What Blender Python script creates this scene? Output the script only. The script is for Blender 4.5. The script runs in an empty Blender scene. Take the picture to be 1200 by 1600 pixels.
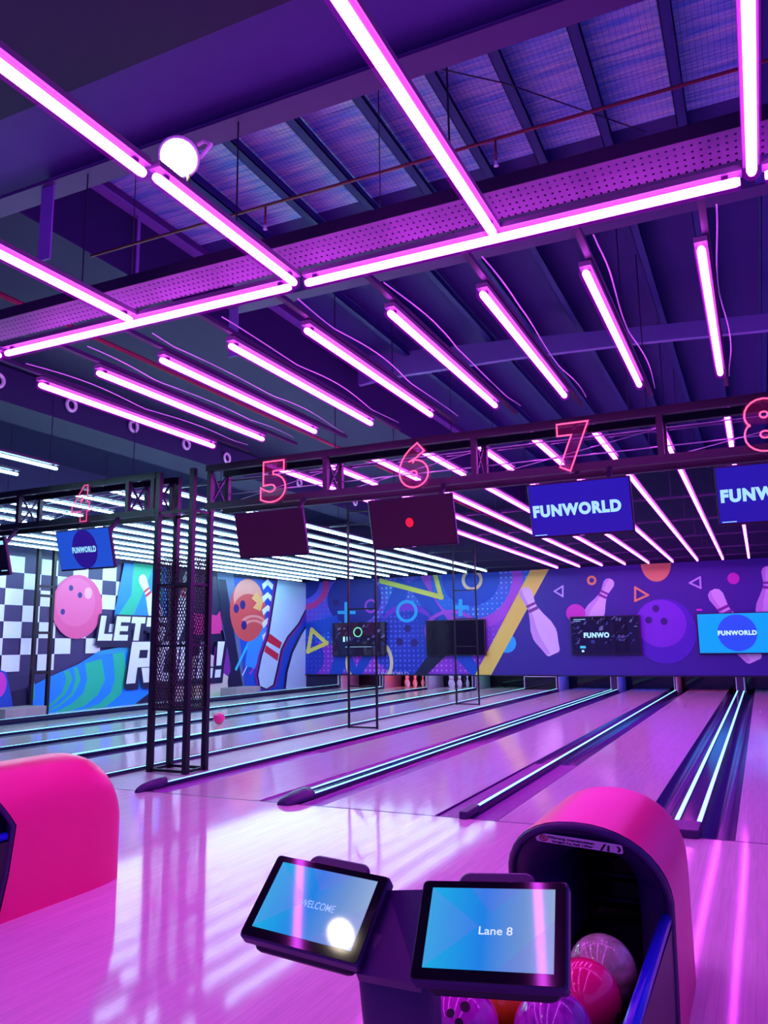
import bpy, bmesh, math, random
from mathutils import Vector, Matrix
random.seed(7)
R = math.radians
SC = bpy.context.scene
COL = SC.collection

# ------------------------------------------------------------------ camera
CAM_YAW, CAM_PITCH, CAM_ROLL, FPX, CAM_POS = 0.43792541, 0.16611217, -0.01295848, 1237.0, Vector((0, 0, 1.4))
_f = Vector((-math.sin(CAM_YAW)*math.cos(CAM_PITCH), math.cos(CAM_YAW)*math.cos(CAM_PITCH), math.sin(CAM_PITCH)))
_r0 = Vector((math.cos(CAM_YAW), math.sin(CAM_YAW), 0)); _u0 = _r0.cross(_f)
_r = _r0*math.cos(CAM_ROLL) + _u0*math.sin(CAM_ROLL); _u = -_r0*math.sin(CAM_ROLL) + _u0*math.cos(CAM_ROLL)
cd = bpy.data.cameras.new('camera'); cam = bpy.data.objects.new('camera', cd); COL.objects.link(cam)
M = Matrix((_r, _u, -_f)).transposed().to_4x4(); M.translation = CAM_POS; cam.matrix_world = M
cd.sensor_fit = 'VERTICAL'; cd.sensor_height = 36.0; cd.lens = 36.0*FPX/1600.0
cd.clip_start = 0.05; cd.clip_end = 200
SC.camera = cam

def on_plane(px, py, axis, val):
    """point of the plane (x, y or z = val) seen at a pixel of the photograph: used to measure the murals"""
    d = _f + _r*((px-600)/FPX) - _u*((py-800)/FPX)
    t = (val-CAM_POS[axis])/d[axis]
    return CAM_POS + d*t

# ------------------------------------------------------------------ world, exposure
w = bpy.data.worlds.new('world'); SC.world = w; w.use_nodes = True
bg = w.node_tree.nodes['Background']; bg.inputs[0].default_value = (0.075, 0.07, 0.75, 1); bg.inputs[1].default_value = 1.2
SC.view_settings.view_transform = 'Standard'; SC.view_settings.look = 'None'
SC.view_settings.gamma = 1.0; SC.view_settings.use_curve_mapping = False
SC.view_settings.exposure = 0.0
SC.cycles.use_denoising = True
SC.cycles.max_bounces = 8; SC.cycles.diffuse_bounces = 3; SC.cycles.glossy_bounces = 4
SC.cycles.sample_clamp_indirect = 6.0
SC.cycles.caustics_reflective = False; SC.cycles.caustics_refractive = False

# lamp strengths (tubes, LED lines, lamp)
MAGENTA = (0.90, 0.075, 1.10); MAGENTA_S = 33.0
COOL = (0.42, 0.84, 1.0); COOL_S = 31.0
AQUA = (0.30, 0.95, 1.0); AQUA_S = 1.6
LAMP_S = 30.0

# ------------------------------------------------------------------ materials
def srgb(r, g, b):
    f = lambda c: (c/255/12.92) if c/255 <= 0.04045 else ((c/255+0.055)/1.055)**2.4
    return (f(r), f(g), f(b))
def _new(name):
    m = bpy.data.materials.new(name); m.use_nodes = True
    nt = m.node_tree; b = nt.nodes['Principled BSDF']
    return m, nt, b
def mat(name, col, rough=0.5, metal=0.0, spec=0.5, var=0.08, scale=6.0, bump=0.0, coat=0.0):
    """plain surface with a little procedural unevenness"""
    m, nt, b = _new(name)
    tc = nt.nodes.new('ShaderNodeTexCoord'); n = nt.nodes.new('ShaderNodeTexNoise')
    n.inputs['Scale'].default_value = scale; n.inputs['Detail'].default_value = 4
    nt.links.new(tc.outputs['Object'], n.inputs['Vector'])
    mx = nt.nodes.new('ShaderNodeMix'); mx.data_type = 'RGBA'
    mx.inputs[6].default_value = tuple(c*(1-var) for c in col)+(1,)
    mx.inputs[7].default_value = tuple(min(1, c*(1+var)) for c in col)+(1,)
    nt.links.new(n.outputs['Fac'], mx.inputs[0]); nt.links.new(mx.outputs[2], b.inputs['Base Color'])
    b.inputs['Roughness'].default_value = rough; b.inputs['Metallic'].default_value = metal
    b.inputs['Specular IOR Level'].default_value = spec; b.inputs['Coat Weight'].default_value = coat
    if bump:
        bp = nt.nodes.new('ShaderNodeBump'); bp.inputs['Strength'].default_value = bump; bp.inputs['Distance'].default_value = 0.02
        nt.links.new(n.outputs['Fac'], bp.inputs['Height']); nt.links.new(bp.outputs['Normal'], b.inputs['Normal'])
    return m
def glow(name, col, s, rough=0.4):
    m, nt, b = _new(name)
    b.inputs['Base Color'].default_value = tuple(min(1, c*.5) for c in col)+(1,)
    b.inputs['Emission Color'].default_value = tuple(col)+(1,); b.inputs['Emission Strength'].default_value = s
    b.inputs['Roughness'].default_value = rough
    return m
def wood(name, c1, c2, rough, board=0.045, length=1.3, spec=.34, wave=.02):
    m, nt, b = _new(name)
    tc = nt.nodes.new('ShaderNodeTexCoord'); mp = nt.nodes.new('ShaderNodeMapping'); mp.inputs['Rotation'].default_value = (0, 0, R(90))
    br = nt.nodes.new('ShaderNodeTexBrick'); br.inputs['Scale'].default_value = 1.0
    br.inputs['Brick Width'].default_value = length; br.inputs['Row Height'].default_value = board
    br.inputs['Mortar Size'].default_value = 0.0008; br.offset = 0.37
    br.inputs['Color1'].default_value = c1+(1,); br.inputs['Color2'].default_value = c2+(1,)
    br.inputs['Mortar'].default_value = tuple(c*.72 for c in c1)+(1,)
    nz = nt.nodes.new('ShaderNodeTexNoise'); nz.inputs['Scale'].default_value = 3; nz.inputs['Detail'].default_value = 8
    mp2 = nt.nodes.new('ShaderNodeMapping'); mp2.inputs['Scale'].default_value = (22, 0.9, 1)
    nt.links.new(tc.outputs['Object'], mp.inputs[0]); nt.links.new(mp.outputs[0], br.inputs[0])
    nt.links.new(tc.outputs['Object'], mp2.inputs[0]); nt.links.new(mp2.outputs[0], nz.inputs[0])
    mx = nt.nodes.new('ShaderNodeMix'); mx.data_type = 'RGBA'; mx.blend_type = 'MULTIPLY'; mx.inputs[0].default_value = 0.35
    rp = nt.nodes.new('ShaderNodeValToRGB'); rp.color_ramp.elements[0].position = .3; rp.color_ramp.elements[0].color = (.62, .6, .6, 1); rp.color_ramp.elements[1].position = .7
    nt.links.new(nz.outputs['Fac'], rp.inputs[0]); nt.links.new(br.outputs['Color'], mx.inputs[6]); nt.links.new(rp.outputs[0], mx.inputs[7])
    nt.links.new(mx.outputs[2], b.inputs['Base Color'])
    n3 = nt.nodes.new('ShaderNodeTexNoise'); n3.inputs['Scale'].default_value = 1.1; n3.inputs['Detail'].default_value = 3
    nt.links.new(tc.outputs['Object'], n3.inputs[0])
    bp = nt.nodes.new('ShaderNodeBump'); bp.inputs['Strength'].default_value = wave; b.inputs['Specular IOR Level'].default_value = spec; bp.inputs['Distance'].default_value = .02
    nt.links.new(n3.outputs['Fac'], bp.inputs['Height']); nt.links.new(bp.outputs[0], b.inputs['Normal'])
    b.inputs['Roughness'].default_value = rough
    return m
def foil(name):
    m, nt, b = _new(name)
    tc = nt.nodes.new('ShaderNodeTexCoord')
    mp = nt.nodes.new('ShaderNodeMapping'); mp.inputs['Scale'].default_value = (0.9, 9, 1)
    nz = nt.nodes.new('ShaderNodeTexNoise'); nz.inputs['Scale'].default_value = 1.6; nz.inputs['Detail'].default_value = 7; nz.inputs['Distortion'].default_value = .6
    nt.links.new(tc.outputs['Object'], mp.inputs[0]); nt.links.new(mp.outputs[0], nz.inputs[0])
    br = nt.nodes.new('ShaderNodeTexBrick'); br.offset = 0; br.inputs['Scale'].default_value = 1
    br.inputs['Brick Width'].default_value = .05; br.inputs['Row Height'].default_value = .05; br.inputs['Mortar Size'].default_value = .003
    nt.links.new(tc.outputs['Object'], br.inputs[0])
    rp = nt.nodes.new('ShaderNodeValToRGB'); rp.color_ramp.elements[0].position = .32; rp.color_ramp.elements[0].color = srgb(100, 185, 245)+(1,)
    rp.color_ramp.elements[1].position = .72; rp.color_ramp.elements[1].color = srgb(225, 255, 255)+(1,)
    mx = nt.nodes.new('ShaderNodeMix'); mx.data_type = 'RGBA'; mx.blend_type = 'MULTIPLY'
    mx.inputs[7].default_value = (.55, .55, .65, 1)
    nt.links.new(nz.outputs['Fac'], rp.inputs[0]); nt.links.new(br.outputs['Fac'], mx.inputs[0]); nt.links.new(rp.outputs[0], mx.inputs[6])
    nt.links.new(mx.outputs[2], b.inputs['Base Color'])
    bp = nt.nodes.new('ShaderNodeBump'); bp.inputs['Strength'].default_value = .9; bp.inputs['Distance'].default_value = .08
    nt.links.new(nz.outputs['Fac'], bp.inputs['Height']); nt.links.new(bp.outputs[0], b.inputs['Normal'])
    b.inputs['Metallic'].default_value = .15; b.inputs['Roughness'].default_value = .38
    return m
def halftone(name, c1, c2, dot, pitch=0.16, rad=0.28, scale=0.5, rough=.45):
    """printed panel: two inks in soft clouds with a grid of pale dots"""
    m, nt, b = _new(name)
    tc = nt.nodes.new('ShaderNodeTexCoord'); N = nt.nodes; L = nt.links
    nz = N.new('ShaderNodeTexNoise'); nz.inputs['Scale'].default_value = scale; nz.inputs['Detail'].default_value = 1
    L.new(tc.outputs['Object'], nz.inputs[0])
    rp = N.new('ShaderNodeValToRGB'); rp.color_ramp.elements[0].position = .4; rp.color_ramp.elements[1].position = .6
    rp.color_ramp.elements[0].color = c1+(1,); rp.color_ramp.elements[1].color = c2+(1,); L.new(nz.outputs['Fac'], rp.inputs[0])
    vs = N.new('ShaderNodeVectorMath'); vs.operation = 'SCALE'; vs.inputs['Scale'].default_value = 1/pitch; L.new(tc.outputs['Object'], vs.inputs[0])
    vf = N.new('ShaderNodeVectorMath'); vf.operation = 'FRACTION'; L.new(vs.outputs[0], vf.inputs[0])
    va = N.new('ShaderNodeVectorMath'); va.operation = 'SUBTRACT'; va.inputs[1].default_value = (.5, .5, .5); L.new(vf.outputs[0], va.inputs[0])
    vm = N.new('ShaderNodeVectorMath'); vm.operation = 'MULTIPLY'; vm.inputs[1].default_value = (1, 0, 1); L.new(va.outputs[0], vm.inputs[0])
    ln = N.new('ShaderNodeVectorMath'); ln.operation = 'LENGTH'; L.new(vm.outputs[0], ln.inputs[0])
    n2 = N.new('ShaderNodeTexNoise'); n2.inputs['Scale'].default_value = .35; L.new(tc.outputs['Object'], n2.inputs[0])
    mr = N.new('ShaderNodeMapRange'); mr.inputs[1].default_value = .38; mr.inputs[2].default_value = .62; mr.inputs[3].default_value = 0.05; mr.inputs[4].default_value = rad; L.new(n2.outputs['Fac'], mr.inputs[0])
    lt = N.new('ShaderNodeMath'); lt.operation = 'LESS_THAN'; L.new(ln.outputs['Value'], lt.inputs[0]); L.new(mr.outputs[0], lt.inputs[1])
    mx = N.new('ShaderNodeMix'); mx.data_type = 'RGBA'; mx.inputs[7].default_value = dot+(1,)
    L.new(lt.outputs[0], mx.inputs[0]); L.new(rp.outputs[0], mx.inputs[6]); L.new(mx.outputs[2], b.inputs['Base Color'])
    b.inputs['Roughness'].default_value = rough
    return m
def marble(name, cols, scale, rough=.12, dist=2.5):
    m, nt, b = _new(name)
    tc = nt.nodes.new('ShaderNodeTexCoord'); nz = nt.nodes.new('ShaderNodeTexNoise')
    nz.inputs['Scale'].default_value = scale; nz.inputs['Detail'].default_value = 6; nz.inputs['Distortion'].default_value = dist
    nt.links.new(tc.outputs['Object'], nz.inputs[0]); rp = nt.nodes.new('ShaderNodeValToRGB')
    e = rp.color_ramp.elements; e[0].position = .3; e[0].color = cols[0]+(1,); e[1].position = .7; e[1].color = cols[-1]+(1,)
    for i, c in enumerate(cols[1:-1]):
        x = e.new(.3+.4*(i+1)/(len(cols)-1)); x.color = c+(1,)
    nt.links.new(nz.outputs['Fac'], rp.inputs[0]); nt.links.new(rp.outputs[0], b.inputs['Base Color'])
    b.inputs['Roughness'].default_value = rough; b.inputs['Coat Weight'].default_value = .5
    return m
def screen_grad(name, stops, axis=0, lo=-.12, hi=.12, s=1.0):
    m, nt, b = _new(name)
    tc = nt.nodes.new('ShaderNodeTexCoord'); sp = nt.nodes.new('ShaderNodeSeparateXYZ'); nt.links.new(tc.outputs['Object'], sp.inputs[0])
    mr = nt.nodes.new('ShaderNodeMapRange'); mr.inputs[1].default_value = lo; mr.inputs[2].default_value = hi; nt.links.new(sp.outputs[axis], mr.inputs[0])
    rp = nt.nodes.new('ShaderNodeValToRGB'); e = rp.color_ramp.elements
    e[0].position = stops[0][0]; e[0].color = stops[0][1]+(1,); e[1].position = stops[-1][0]; e[1].color = stops[-1][1]+(1,)
    for p, c in stops[1:-1]:
        x = e.new(p); x.color = c+(1,)
    nt.links.new(mr.outputs[0], rp.inputs[0]); nt.links.new(rp.outputs[0], b.inputs['Emission Color']); b.inputs['Emission Strength'].default_value = s
    b.inputs['Base Color'].default_value = (.01, .01, .015, 1); b.inputs['Roughness'].default_value = .04
    return m
def clear(name, tint, amount):
    m, nt, b = _new(name)
    tr = nt.nodes.new('ShaderNodeBsdfTransparent'); mx = nt.nodes.new('ShaderNodeMixShader'); mx.inputs[0].default_value = amount
    b.inputs['Base Color'].default_value = tint+(1,); b.inputs['Roughness'].default_value = .08
    out = nt.nodes['Material Output']
    nt.links.new(tr.outputs[0], mx.inputs[1]); nt.links.new(b.outputs[0], mx.inputs[2]); nt.links.new(mx.outputs[0], out.inputs[0])
    return m

m_floor = wood('approach_boards', (.88, .80, .74), (.82, .75, .70), .08, spec=.19)
m_lane = wood('lane_boards', (.82, .76, .72), (.77, .71, .67), .10, .027, 2.0, .4, .01)
m_aisle = wood('aisle_boards', (.62, .60, .60), (.55, .54, .54), .28, .12, 1.2)
m_navy = mat('navy_paint', (.0065, .004, .062), .75)
m_dark = mat('dark_paint', srgb(34, 24, 70), .75)
m_black = mat('black_metal', srgb(30, 22, 48), .45)
m_truss = mat('black_truss_paint', srgb(11, 6, 20), .45, .1)
m_wire = mat('bright_wire', (.75, .72, .8), .3, .6)
m_steel = mat('painted_steel', srgb(120, 100, 170), .55)
m_beam = mat('beam_paint', srgb(72, 44, 104), .6)
m_foil = foil('foil_insulation')
m_tray = mat('perforated_tray', srgb(150, 110, 165), .5, .3)
m_red_pipe = mat('red_pipe', srgb(120, 30, 50), .5)
m_white = mat('white_plastic', (.75, .75, .78), .4)
m_batten = mat('batten_grey', (.10, .09, .13), .5)
m_gutter = mat('gutter_plastic', srgb(62, 40, 96), .14, 0, .6, .12, 2.0)
m_cap = mat('cap_plastic', srgb(26, 24, 60), .12, 0, .6)
m_groove = mat('groove_shadow_plastic', (.012, .006, .025), .85, 0, .1)
m_capside = mat('cap_side_blue', srgb(20, 60, 130), .3)
m_pink = mat('hot_pink_shell', srgb(248, 50, 130), .34, 0, .5, .04, 3.0)
m_purpleplastic = mat('dark_violet_plastic', srgb(52, 28, 84), .42)
m_blackplastic = mat('black_plastic', srgb(24, 16, 36), .4)
m_glossblack = mat('gloss_black', (.006, .005, .010), .06)
m_bluerail = mat('blue_rail', srgb(30, 40, 210), .22)
m_purple_t = glow('magenta_tube', MAGENTA, MAGENTA_S)
m_cool_t = glow('cool_white_tube', COOL, COOL_S)
m_aqua = glow('aqua_led', AQUA, AQUA_S)
m_neon = glow('red_neon', (1.0, .055, .15), 3.2)
def halo_shell(name, col, s, a):
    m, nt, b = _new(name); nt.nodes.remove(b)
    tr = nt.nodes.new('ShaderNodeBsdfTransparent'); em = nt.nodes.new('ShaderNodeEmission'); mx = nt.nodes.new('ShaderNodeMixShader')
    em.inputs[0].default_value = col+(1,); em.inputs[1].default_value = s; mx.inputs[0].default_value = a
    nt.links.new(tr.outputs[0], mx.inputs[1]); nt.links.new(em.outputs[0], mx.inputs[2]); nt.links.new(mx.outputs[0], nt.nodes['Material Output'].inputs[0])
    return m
m_halo = halo_shell('magenta_halo', (.50, .005, .80), .55, .24); m_halo_w = halo_shell('white_halo', (.25, .55, 1.0), .8, .10)  # glowing shells added to imitate camera bloom around the tubes
m_lamp = glow('warm_lamp', (1.0, .88, .62), LAMP_S)
m_mark = mat('lane_mark', srgb(110, 70, 80), .3)
m_seam = mat('foul_line_seam', srgb(60, 30, 60), .4)
m_pinwhite = mat('pin_white', (.8, .8, .82), .25)
m_pinred = mat('pin_red', srgb(200, 30, 50), .3)

# ------------------------------------------------------------------ mesh helpers
def world_loc(o):
    v = Vector(o.location)
    while o.parent is not None: o = o.parent; v += Vector(o.location)
    return v
class MB:
    """collects shapes; build() links them as ONE mesh object"""
    def __init__(s): s.v = []; s.f = []; s.mi = []; s.m = 0; s.sm = []
    def add(s, vs, fs, smooth=False):
        o = len(s.v); s.v += [Vector(v) for v in vs]
        for f in fs: s.f.append([i+o for i in f]); s.mi.append(s.m); s.sm.append(smooth)
        return s
    def box(s, x0, x1, y0, y1, z0, z1, X=None):
        vs = [Vector(p) for p in ((x0,y0,z0),(x1,y0,z0),(x1,y1,z0),(x0,y1,z0),(x0,y0,z1),(x1,y0,z1),(x1,y1,z1),(x0,y1,z1))]
        if X is not None: vs = [X @ v for v in vs]
        return s.add(vs, [(0,3,2,1),(4,5,6,7),(0,1,5,4),(1,2,6,5),(2,3,7,6),(3,0,4,7)])
    def rbox(s, x0, x1, y0, y1, z0, z1, r=.01, X=None, seg=3):
        """box whose edges around the local z axis are rounded and whose rims are chamfered"""
        c = min(r*.5, (z1-z0)/3)
        def ring(ins, z):
            out = []
            for (cx, cy, a0) in ((x1-r, y1-r, 0), (x0+r, y1-r, 90), (x0+r, y0+r, 180), (x1-r, y0+r, 270)):
                for k in range(seg+1):
                    a = R(a0+90*k/seg); out.append(Vector((cx+(r-ins)*math.cos(a), cy+(r-ins)*math.sin(a), z)))
            return out
        rings = [ring(c, z0), ring(0, z0+c), ring(0, z1-c), ring(c, z1)]
        return s.loft(rings, X=X, caps=True, smooth=False)
    def loft(s, rings, X=None, caps=False, closed=True, smooth=True):
        n = len(rings[0]); vs = [v for rg in rings for v in rg]
        if X is not None: vs = [X @ Vector(v) for v in vs]
        fs = []
        for i in range(len(rings)-1):
            for k in range(n if closed else n-1):
                a = i*n+k; b = i*n+(k+1) % n; fs.append((a, b, b+n, a+n))
        s.add(vs, fs, smooth)
        if caps:
            o = len(s.v)-len(vs)
            s.f.append([o+k for k in range(n)][::-1]); s.mi.append(s.m); s.sm.append(False)
            s.f.append([o+(len(rings)-1)*n+k for k in range(n)]); s.mi.append(s.m); s.sm.append(False)
        return s
    def tube(s, pts, r, n=8, closed=False, caps=True):
        pts = [Vector(p) for p in pts]; rings = []; N = len(pts); up = None
        rr = r if isinstance(r, (list, tuple)) else [r]*N
        for i, p in enumerate(pts):
            a = pts[i-1] if (i > 0 or closed) else p; b = pts[(i+1) % N] if (i < N-1 or closed) else p
            t = (b-a).normalized()
            if up is None or abs(t.dot(up)) > .97:
                up = Vector((0, 0, 1)) if abs(t.z) < .9 else Vector((1, 0, 0))
            x = t.cross(up).normalized(); y = x.cross(t).normalized(); up = y
            rings.append([p+(x*math.cos(2*math.pi*k/n)+y*math.sin(2*math.pi*k/n))*rr[i] for k in range(n)])
        if closed: rings.append(rings[0])
        return s.loft(rings, caps=caps and not closed)
    def bar(s, a, b, wx, wz=None):
        """square bar between two points"""
        a = Vector(a); b = Vector(b); wz = wz or wx; t = (b-a).normalized()
        up = Vector((0, 0, 1)) if abs(t.z) < .95 else Vector((0, 1, 0))
        x = t.cross(up).normalized(); y = x.cross(t).normalized()
        q = [x*sx*wx/2+y*sy*wz/2 for sx, sy in ((-1,-1),(1,-1),(1,1),(-1,1))]
        return s.loft([[a+v for v in q], [b+v for v in q]], caps=True, smooth=False)
    def lathe(s, prof, n=24, X=None):
        rings = [[Vector((r*math.cos(2*math.pi*k/n), r*math.sin(2*math.pi*k/n), z)) for k in range(n)] for r, z in prof]
        return s.loft(rings, X=X, caps=True)
    def sphere(s, c, r, n=28):
        c = Vector(c); rings = []
        for i in range(1, n//2):
            t = math.pi*i/(n//2); rings.append([c+Vector((r*math.sin(t)*math.cos(2*math.pi*k/n), r*math.sin(t)*math.sin(2*math.pi*k/n), -r*math.cos(t))) for k in range(n)])
        s.loft(rings); o = len(s.v)-len(rings)*n
        b = len(s.v); s.v += [c+Vector((0, 0, -r)), c+Vector((0, 0, r))]
        for k in range(n):
            s.f.append([b, o+(k+1) % n, o+k]); s.mi.append(s.m); s.sm.append(True)
            e = o+(len(rings)-1)*n; s.f.append([b+1, e+k, e+(k+1) % n]); s.mi.append(s.m); s.sm.append(True)
        return s
    def torus(s, c, axis, Rr, r, n=24, k=8):
        c = Vector(c); ax = Vector(axis).normalized(); u = ax.orthogonal().normalized(); v = ax.cross(u)
        return s.tube([c+(u*math.cos(2*math.pi*i/n)+v*math.sin(2*math.pi*i/n))*Rr for i in range(n)], r, k, closed=True)
    def build(s, name, mats, parent=None, origin=None):
        me = bpy.data.meshes.new(name)
        o0 = Vector(origin) if origin is not None else Vector((0, 0, 0))
        me.from_pydata([v-o0 for v in s.v], [], s.f)
        for m in (mats if isinstance(mats, (list, tuple)) else [mats]): me.materials.append(m)
        me.polygons.foreach_set('material_index', s.mi); me.polygons.foreach_set('use_smooth', s.sm)
        bm = bmesh.new(); bm.from_mesh(me); bmesh.ops.recalc_face_normals(bm, faces=bm.faces); bm.to_mesh(me); bm.free()
        me.update()
        ob = bpy.data.objects.new(name, me); COL.objects.link(ob); ob.location = o0
        if parent is not None:
            ob.parent = parent; ob.location = o0-world_loc(parent)
        return ob

def tag(o, label, cat, group=None, kind=None):
    o['label'] = label; o['category'] = cat
    if group: o['group'] = group
    if kind: o['kind'] = kind
    return o
def thing(name, label, cat, loc=(0, 0, 0), group=None):
    o = bpy.data.objects.new(name, None); COL.objects.link(o); o.location = loc; o.empty_display_size = .1
    return tag(o, label, cat, group)
def struct(name, mb, m):
    o = mb.build(name, m); o['kind'] = 'structure'; return o
def copy_tree(o, delta, label=None, parent=None):
    c = o.copy(); COL.objects.link(c)
    if parent is None: c.location = Vector(o.location)+Vector(delta)
    else: c.parent = parent
    if label: c['label'] = label
    for ch in list(o.children): copy_tree(ch, None, None, c)
    return c
def text_mesh(s, bold=0.0, ext=0.0, shear=0.0, outline=0.0, space=1.0):
    """lettering as raw mesh data, normalised to height 1 and centred"""
    cu = bpy.data.curves.new('t', 'FONT'); cu.body = s; cu.size = 1; cu.offset = bold; cu.extrude = ext; cu.shear = shear
    cu.space_character = space; cu.resolution_u = 5
    if outline: cu.fill_mode = 'NONE'; cu.bevel_depth = outline; cu.bevel_resolution = 1
    ob = bpy.data.objects.new('t', cu); COL.objects.link(ob)
    dg = bpy.context.evaluated_depsgraph_get(); dg.update()
    me = bpy.data.meshes.new_from_object(ob.evaluated_get(dg))
    vs = [v.co.copy() for v in me.vertices]; fs = [list(p.vertices) for p in me.polygons]
    bpy.data.objects.remove(ob); bpy.data.curves.remove(cu); bpy.data.meshes.remove(me)
    x0 = min(v.x for v in vs); x1 = max(v.x for v in vs); y0 = min(v.y for v in vs); y1 = max(v.y for v in vs)
    h = y1-y0
    return [Vector(((v.x-(x0+x1)/2)/h, (v.y-(y0+y1)/2)/h, v.z)) for v in vs], fs, (x1-x0)/h
def add_text(mb, s, X, width, height, **kw):
    """lettering laid in the local xy plane of X, fitted to width x height"""
    vs, fs, asp = text_mesh(s, **kw)
    mb.add([X @ Vector((v.x/asp*width, v.y*height, v.z)) for v in vs], fs)
def frame(o, x, y):
    """matrix with origin o, local x and y along the given directions"""
    x = Vector(x).normalized(); z = x.cross(Vector(y)).normalized(); y = z.cross(x)
    m = Matrix((x, y, z)).transposed().to_4x4(); m.translation = Vector(o); return m

# ------------------------------------------------------------------ layout
Y_FOUL, Y_END, Y_WALL, X_WALL = 6.40, 24.20, 24.20, -14.50
Z_TUBE = 3.52
# lane centre lines and gutters: (number sign, left edge, right edge)
LANES = [(1, -12.81, -11.76), (2, -11.17, -10.12), (3, -9.60, -8.55), (4, -7.96, -6.91),
         (5, -5.382, -4.316), (6, -3.636, -2.570), (7, -2.030, -0.964), (8, -0.284, 0.782)]
G = .235

# ------------------------------------------------------------------ the setting
struct('floor', MB().box(-15, 5, -5, Y_FOUL-.03, -.12, 0), m_floor)
struct('trim_foul_line', MB().box(-15, 5, Y_FOUL-.03, Y_FOUL, -.12, -.0008), m_seam)
struct('floor_aisle', MB().box(-6.62, -5.70, Y_FOUL, Y_WALL+.3, -.12, .0), m_aisle)
struct('floor_side_strip', MB().box(X_WALL, -13.12, Y_FOUL, Y_WALL+.3, -.12, .0), m_aisle)
struct('floor_under_lanes', MB().box(-13.12, -6.64, Y_FOUL, 26.2, -.2, -.121).box(-5.70, 5, Y_FOUL, 26.2, -.2, -.121), m_dark)
struct('wall_left', MB().box(X_WALL-.2, X_WALL-.02, -1, 26.2, -.2, 7.0), m_navy)
struct('wall_back', MB().box(X_WALL-.2, 5, Y_WALL+.03, Y_WALL+.2, 3.63, 7.0).box(X_WALL-.2, 5, 26.2, 26.4, -.2, 3.63).box(X_WALL-.2, -13.12, Y_WALL+.03, Y_WALL+.2, 0, .43), m_dark)
struct('ceiling_foil_roof', MB().box(-6.2, 5, 2.5, 7.6, 6.5, 6.6), m_foil)
struct('ceiling_shaded_roof', MB().box(-6.2, 5, 7.6, 26.4, 6.5, 6.6), mat('shaded_roof_tone', (.024, .018, .17), .7))  # weaker light on the far roof is put into this darker colour
struct('ceiling_side', MB().box(X_WALL-.2, -6.28, -1, 26.4, 5.65, 5.8), m_navy)
struct('trim_roof_edge', MB().box(-6.28, -6.2, 2.5, 26.4, 5.6, 6.6), m_navy)
struct('ceiling_soffit', MB().box(-15, 5, -4, 3.34, 4.98, 5.05), mat('soffit_paint', srgb(16, 3, 56), .7))
struct('ceiling_bulkhead', MB().box(-15, 5, 3.34, 4.128, 5.11, 5.15).box(-15, 5, 3.30, 3.34, 5.0, 5.36), mat('plasterboard', srgb(76, 62, 136), .7))

# steel beams along x, with short hangers at their left ends
def i_beam(name, y, z, x0, x1, label, post=None, web0=None, hgt=.34, fl=.2):
    t = thing(name, label, 'beam', (x0, y, z))
    MB().box(x0, x1, y-fl/2, y+fl/2, z, z+.02).build('bottom_flange', m_beam, t)
    MB().box(web0 or x0, x1, y-.008, y+.008, z+.02, z+hgt).build('web', m_steel, t)
    MB().box(x0, x1, y-fl/2, y+fl/2, z+hgt, z+hgt+.02).build('top_flange', m_beam, t)
    if post: MB().box(post, post+.13, y-.06, y-.045, z-.62, z+.02).build('hanger_plate', m_steel, t)
    return t
i_beam('roof_beam', 4.14, 5.0, -6.2, 4.0, 'purple-lit steel roof beam overhead in front of the foil roof', -4.87, -4.85)
i_beam('roof_beam', 7.6, 5.5, -5.6, 4.0, 'steel roof beam crossing behind the perforated cable tray', -5.6, .3)
# haunched rafter
MBr = MB(); prof = [(-6.04, 5.90, 6.42), (-5.5, 5.95, 6.39), (-3.25, 5.92, 6.24), (-1.27, 5.83, 6.08), (.46, 5.71, 5.95), (4, 5.5, 5.7)]
MBr.loft([[Vector((x, 11.9, a)), Vector((x, 12.0, a)), Vector((x, 12.0, b)), Vector((x, 11.9, b))] for x, a, b in prof], caps=True, smooth=False)
tag(MBr.build('haunched_rafter', m_steel), 'pale haunched rafter spanning the far part of the foil roof', 'beam')
# beam along y at the left edge of the foil roof
t = thing('edge_beam', 'pale steel edge beam where the foil roof meets the dark side', 'beam', (-6.1, 4.3, 6.4))
MB().box(-6.2, -6.06, 4.3, 24, 6.34, 6.36).build('bottom_flange', m_steel, t)
MB().box(-6.14, -6.12, 4.3, 24, 6.36, 6.5).build('web', m_beam, t)
for y, z0 in ((6.5, 5.33), (7.62, 6.02)):
    MB().bar((-6.13, y, z0), (-6.13, y, 6.35), .012, .045).build('hanger_strip', m_steel, t)
PUR = [(-5.1, 'first'), (-4.35, 'second'), (-3.62, 'third'), (-2.91, 'fourth'), (-2.2, 'fifth'), (-1.63, 'sixth'), (-.97, 'seventh'), (-.28, 'eighth'), (.45, 'ninth')]
for x, n in PUR:
    q = MB().box(x-.05, x+.05, 4.3, 24, 6.28, 6.295).box(x-.05, x-.042, 4.3, 24, 6.28, 6.49).box(x+.042, x+.05, 4.3, 24, 6.28, 6.32)
    tag(q.build('roof_purlin', mat('purlin_paint', srgb(26, 24, 108), .6) if x == -5.1 else bpy.data.materials['purlin_paint']),
        f'blue roof purlin under the foil insulation, {n} from the dark side', 'purlin', 'purlins under the foil roof')
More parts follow.
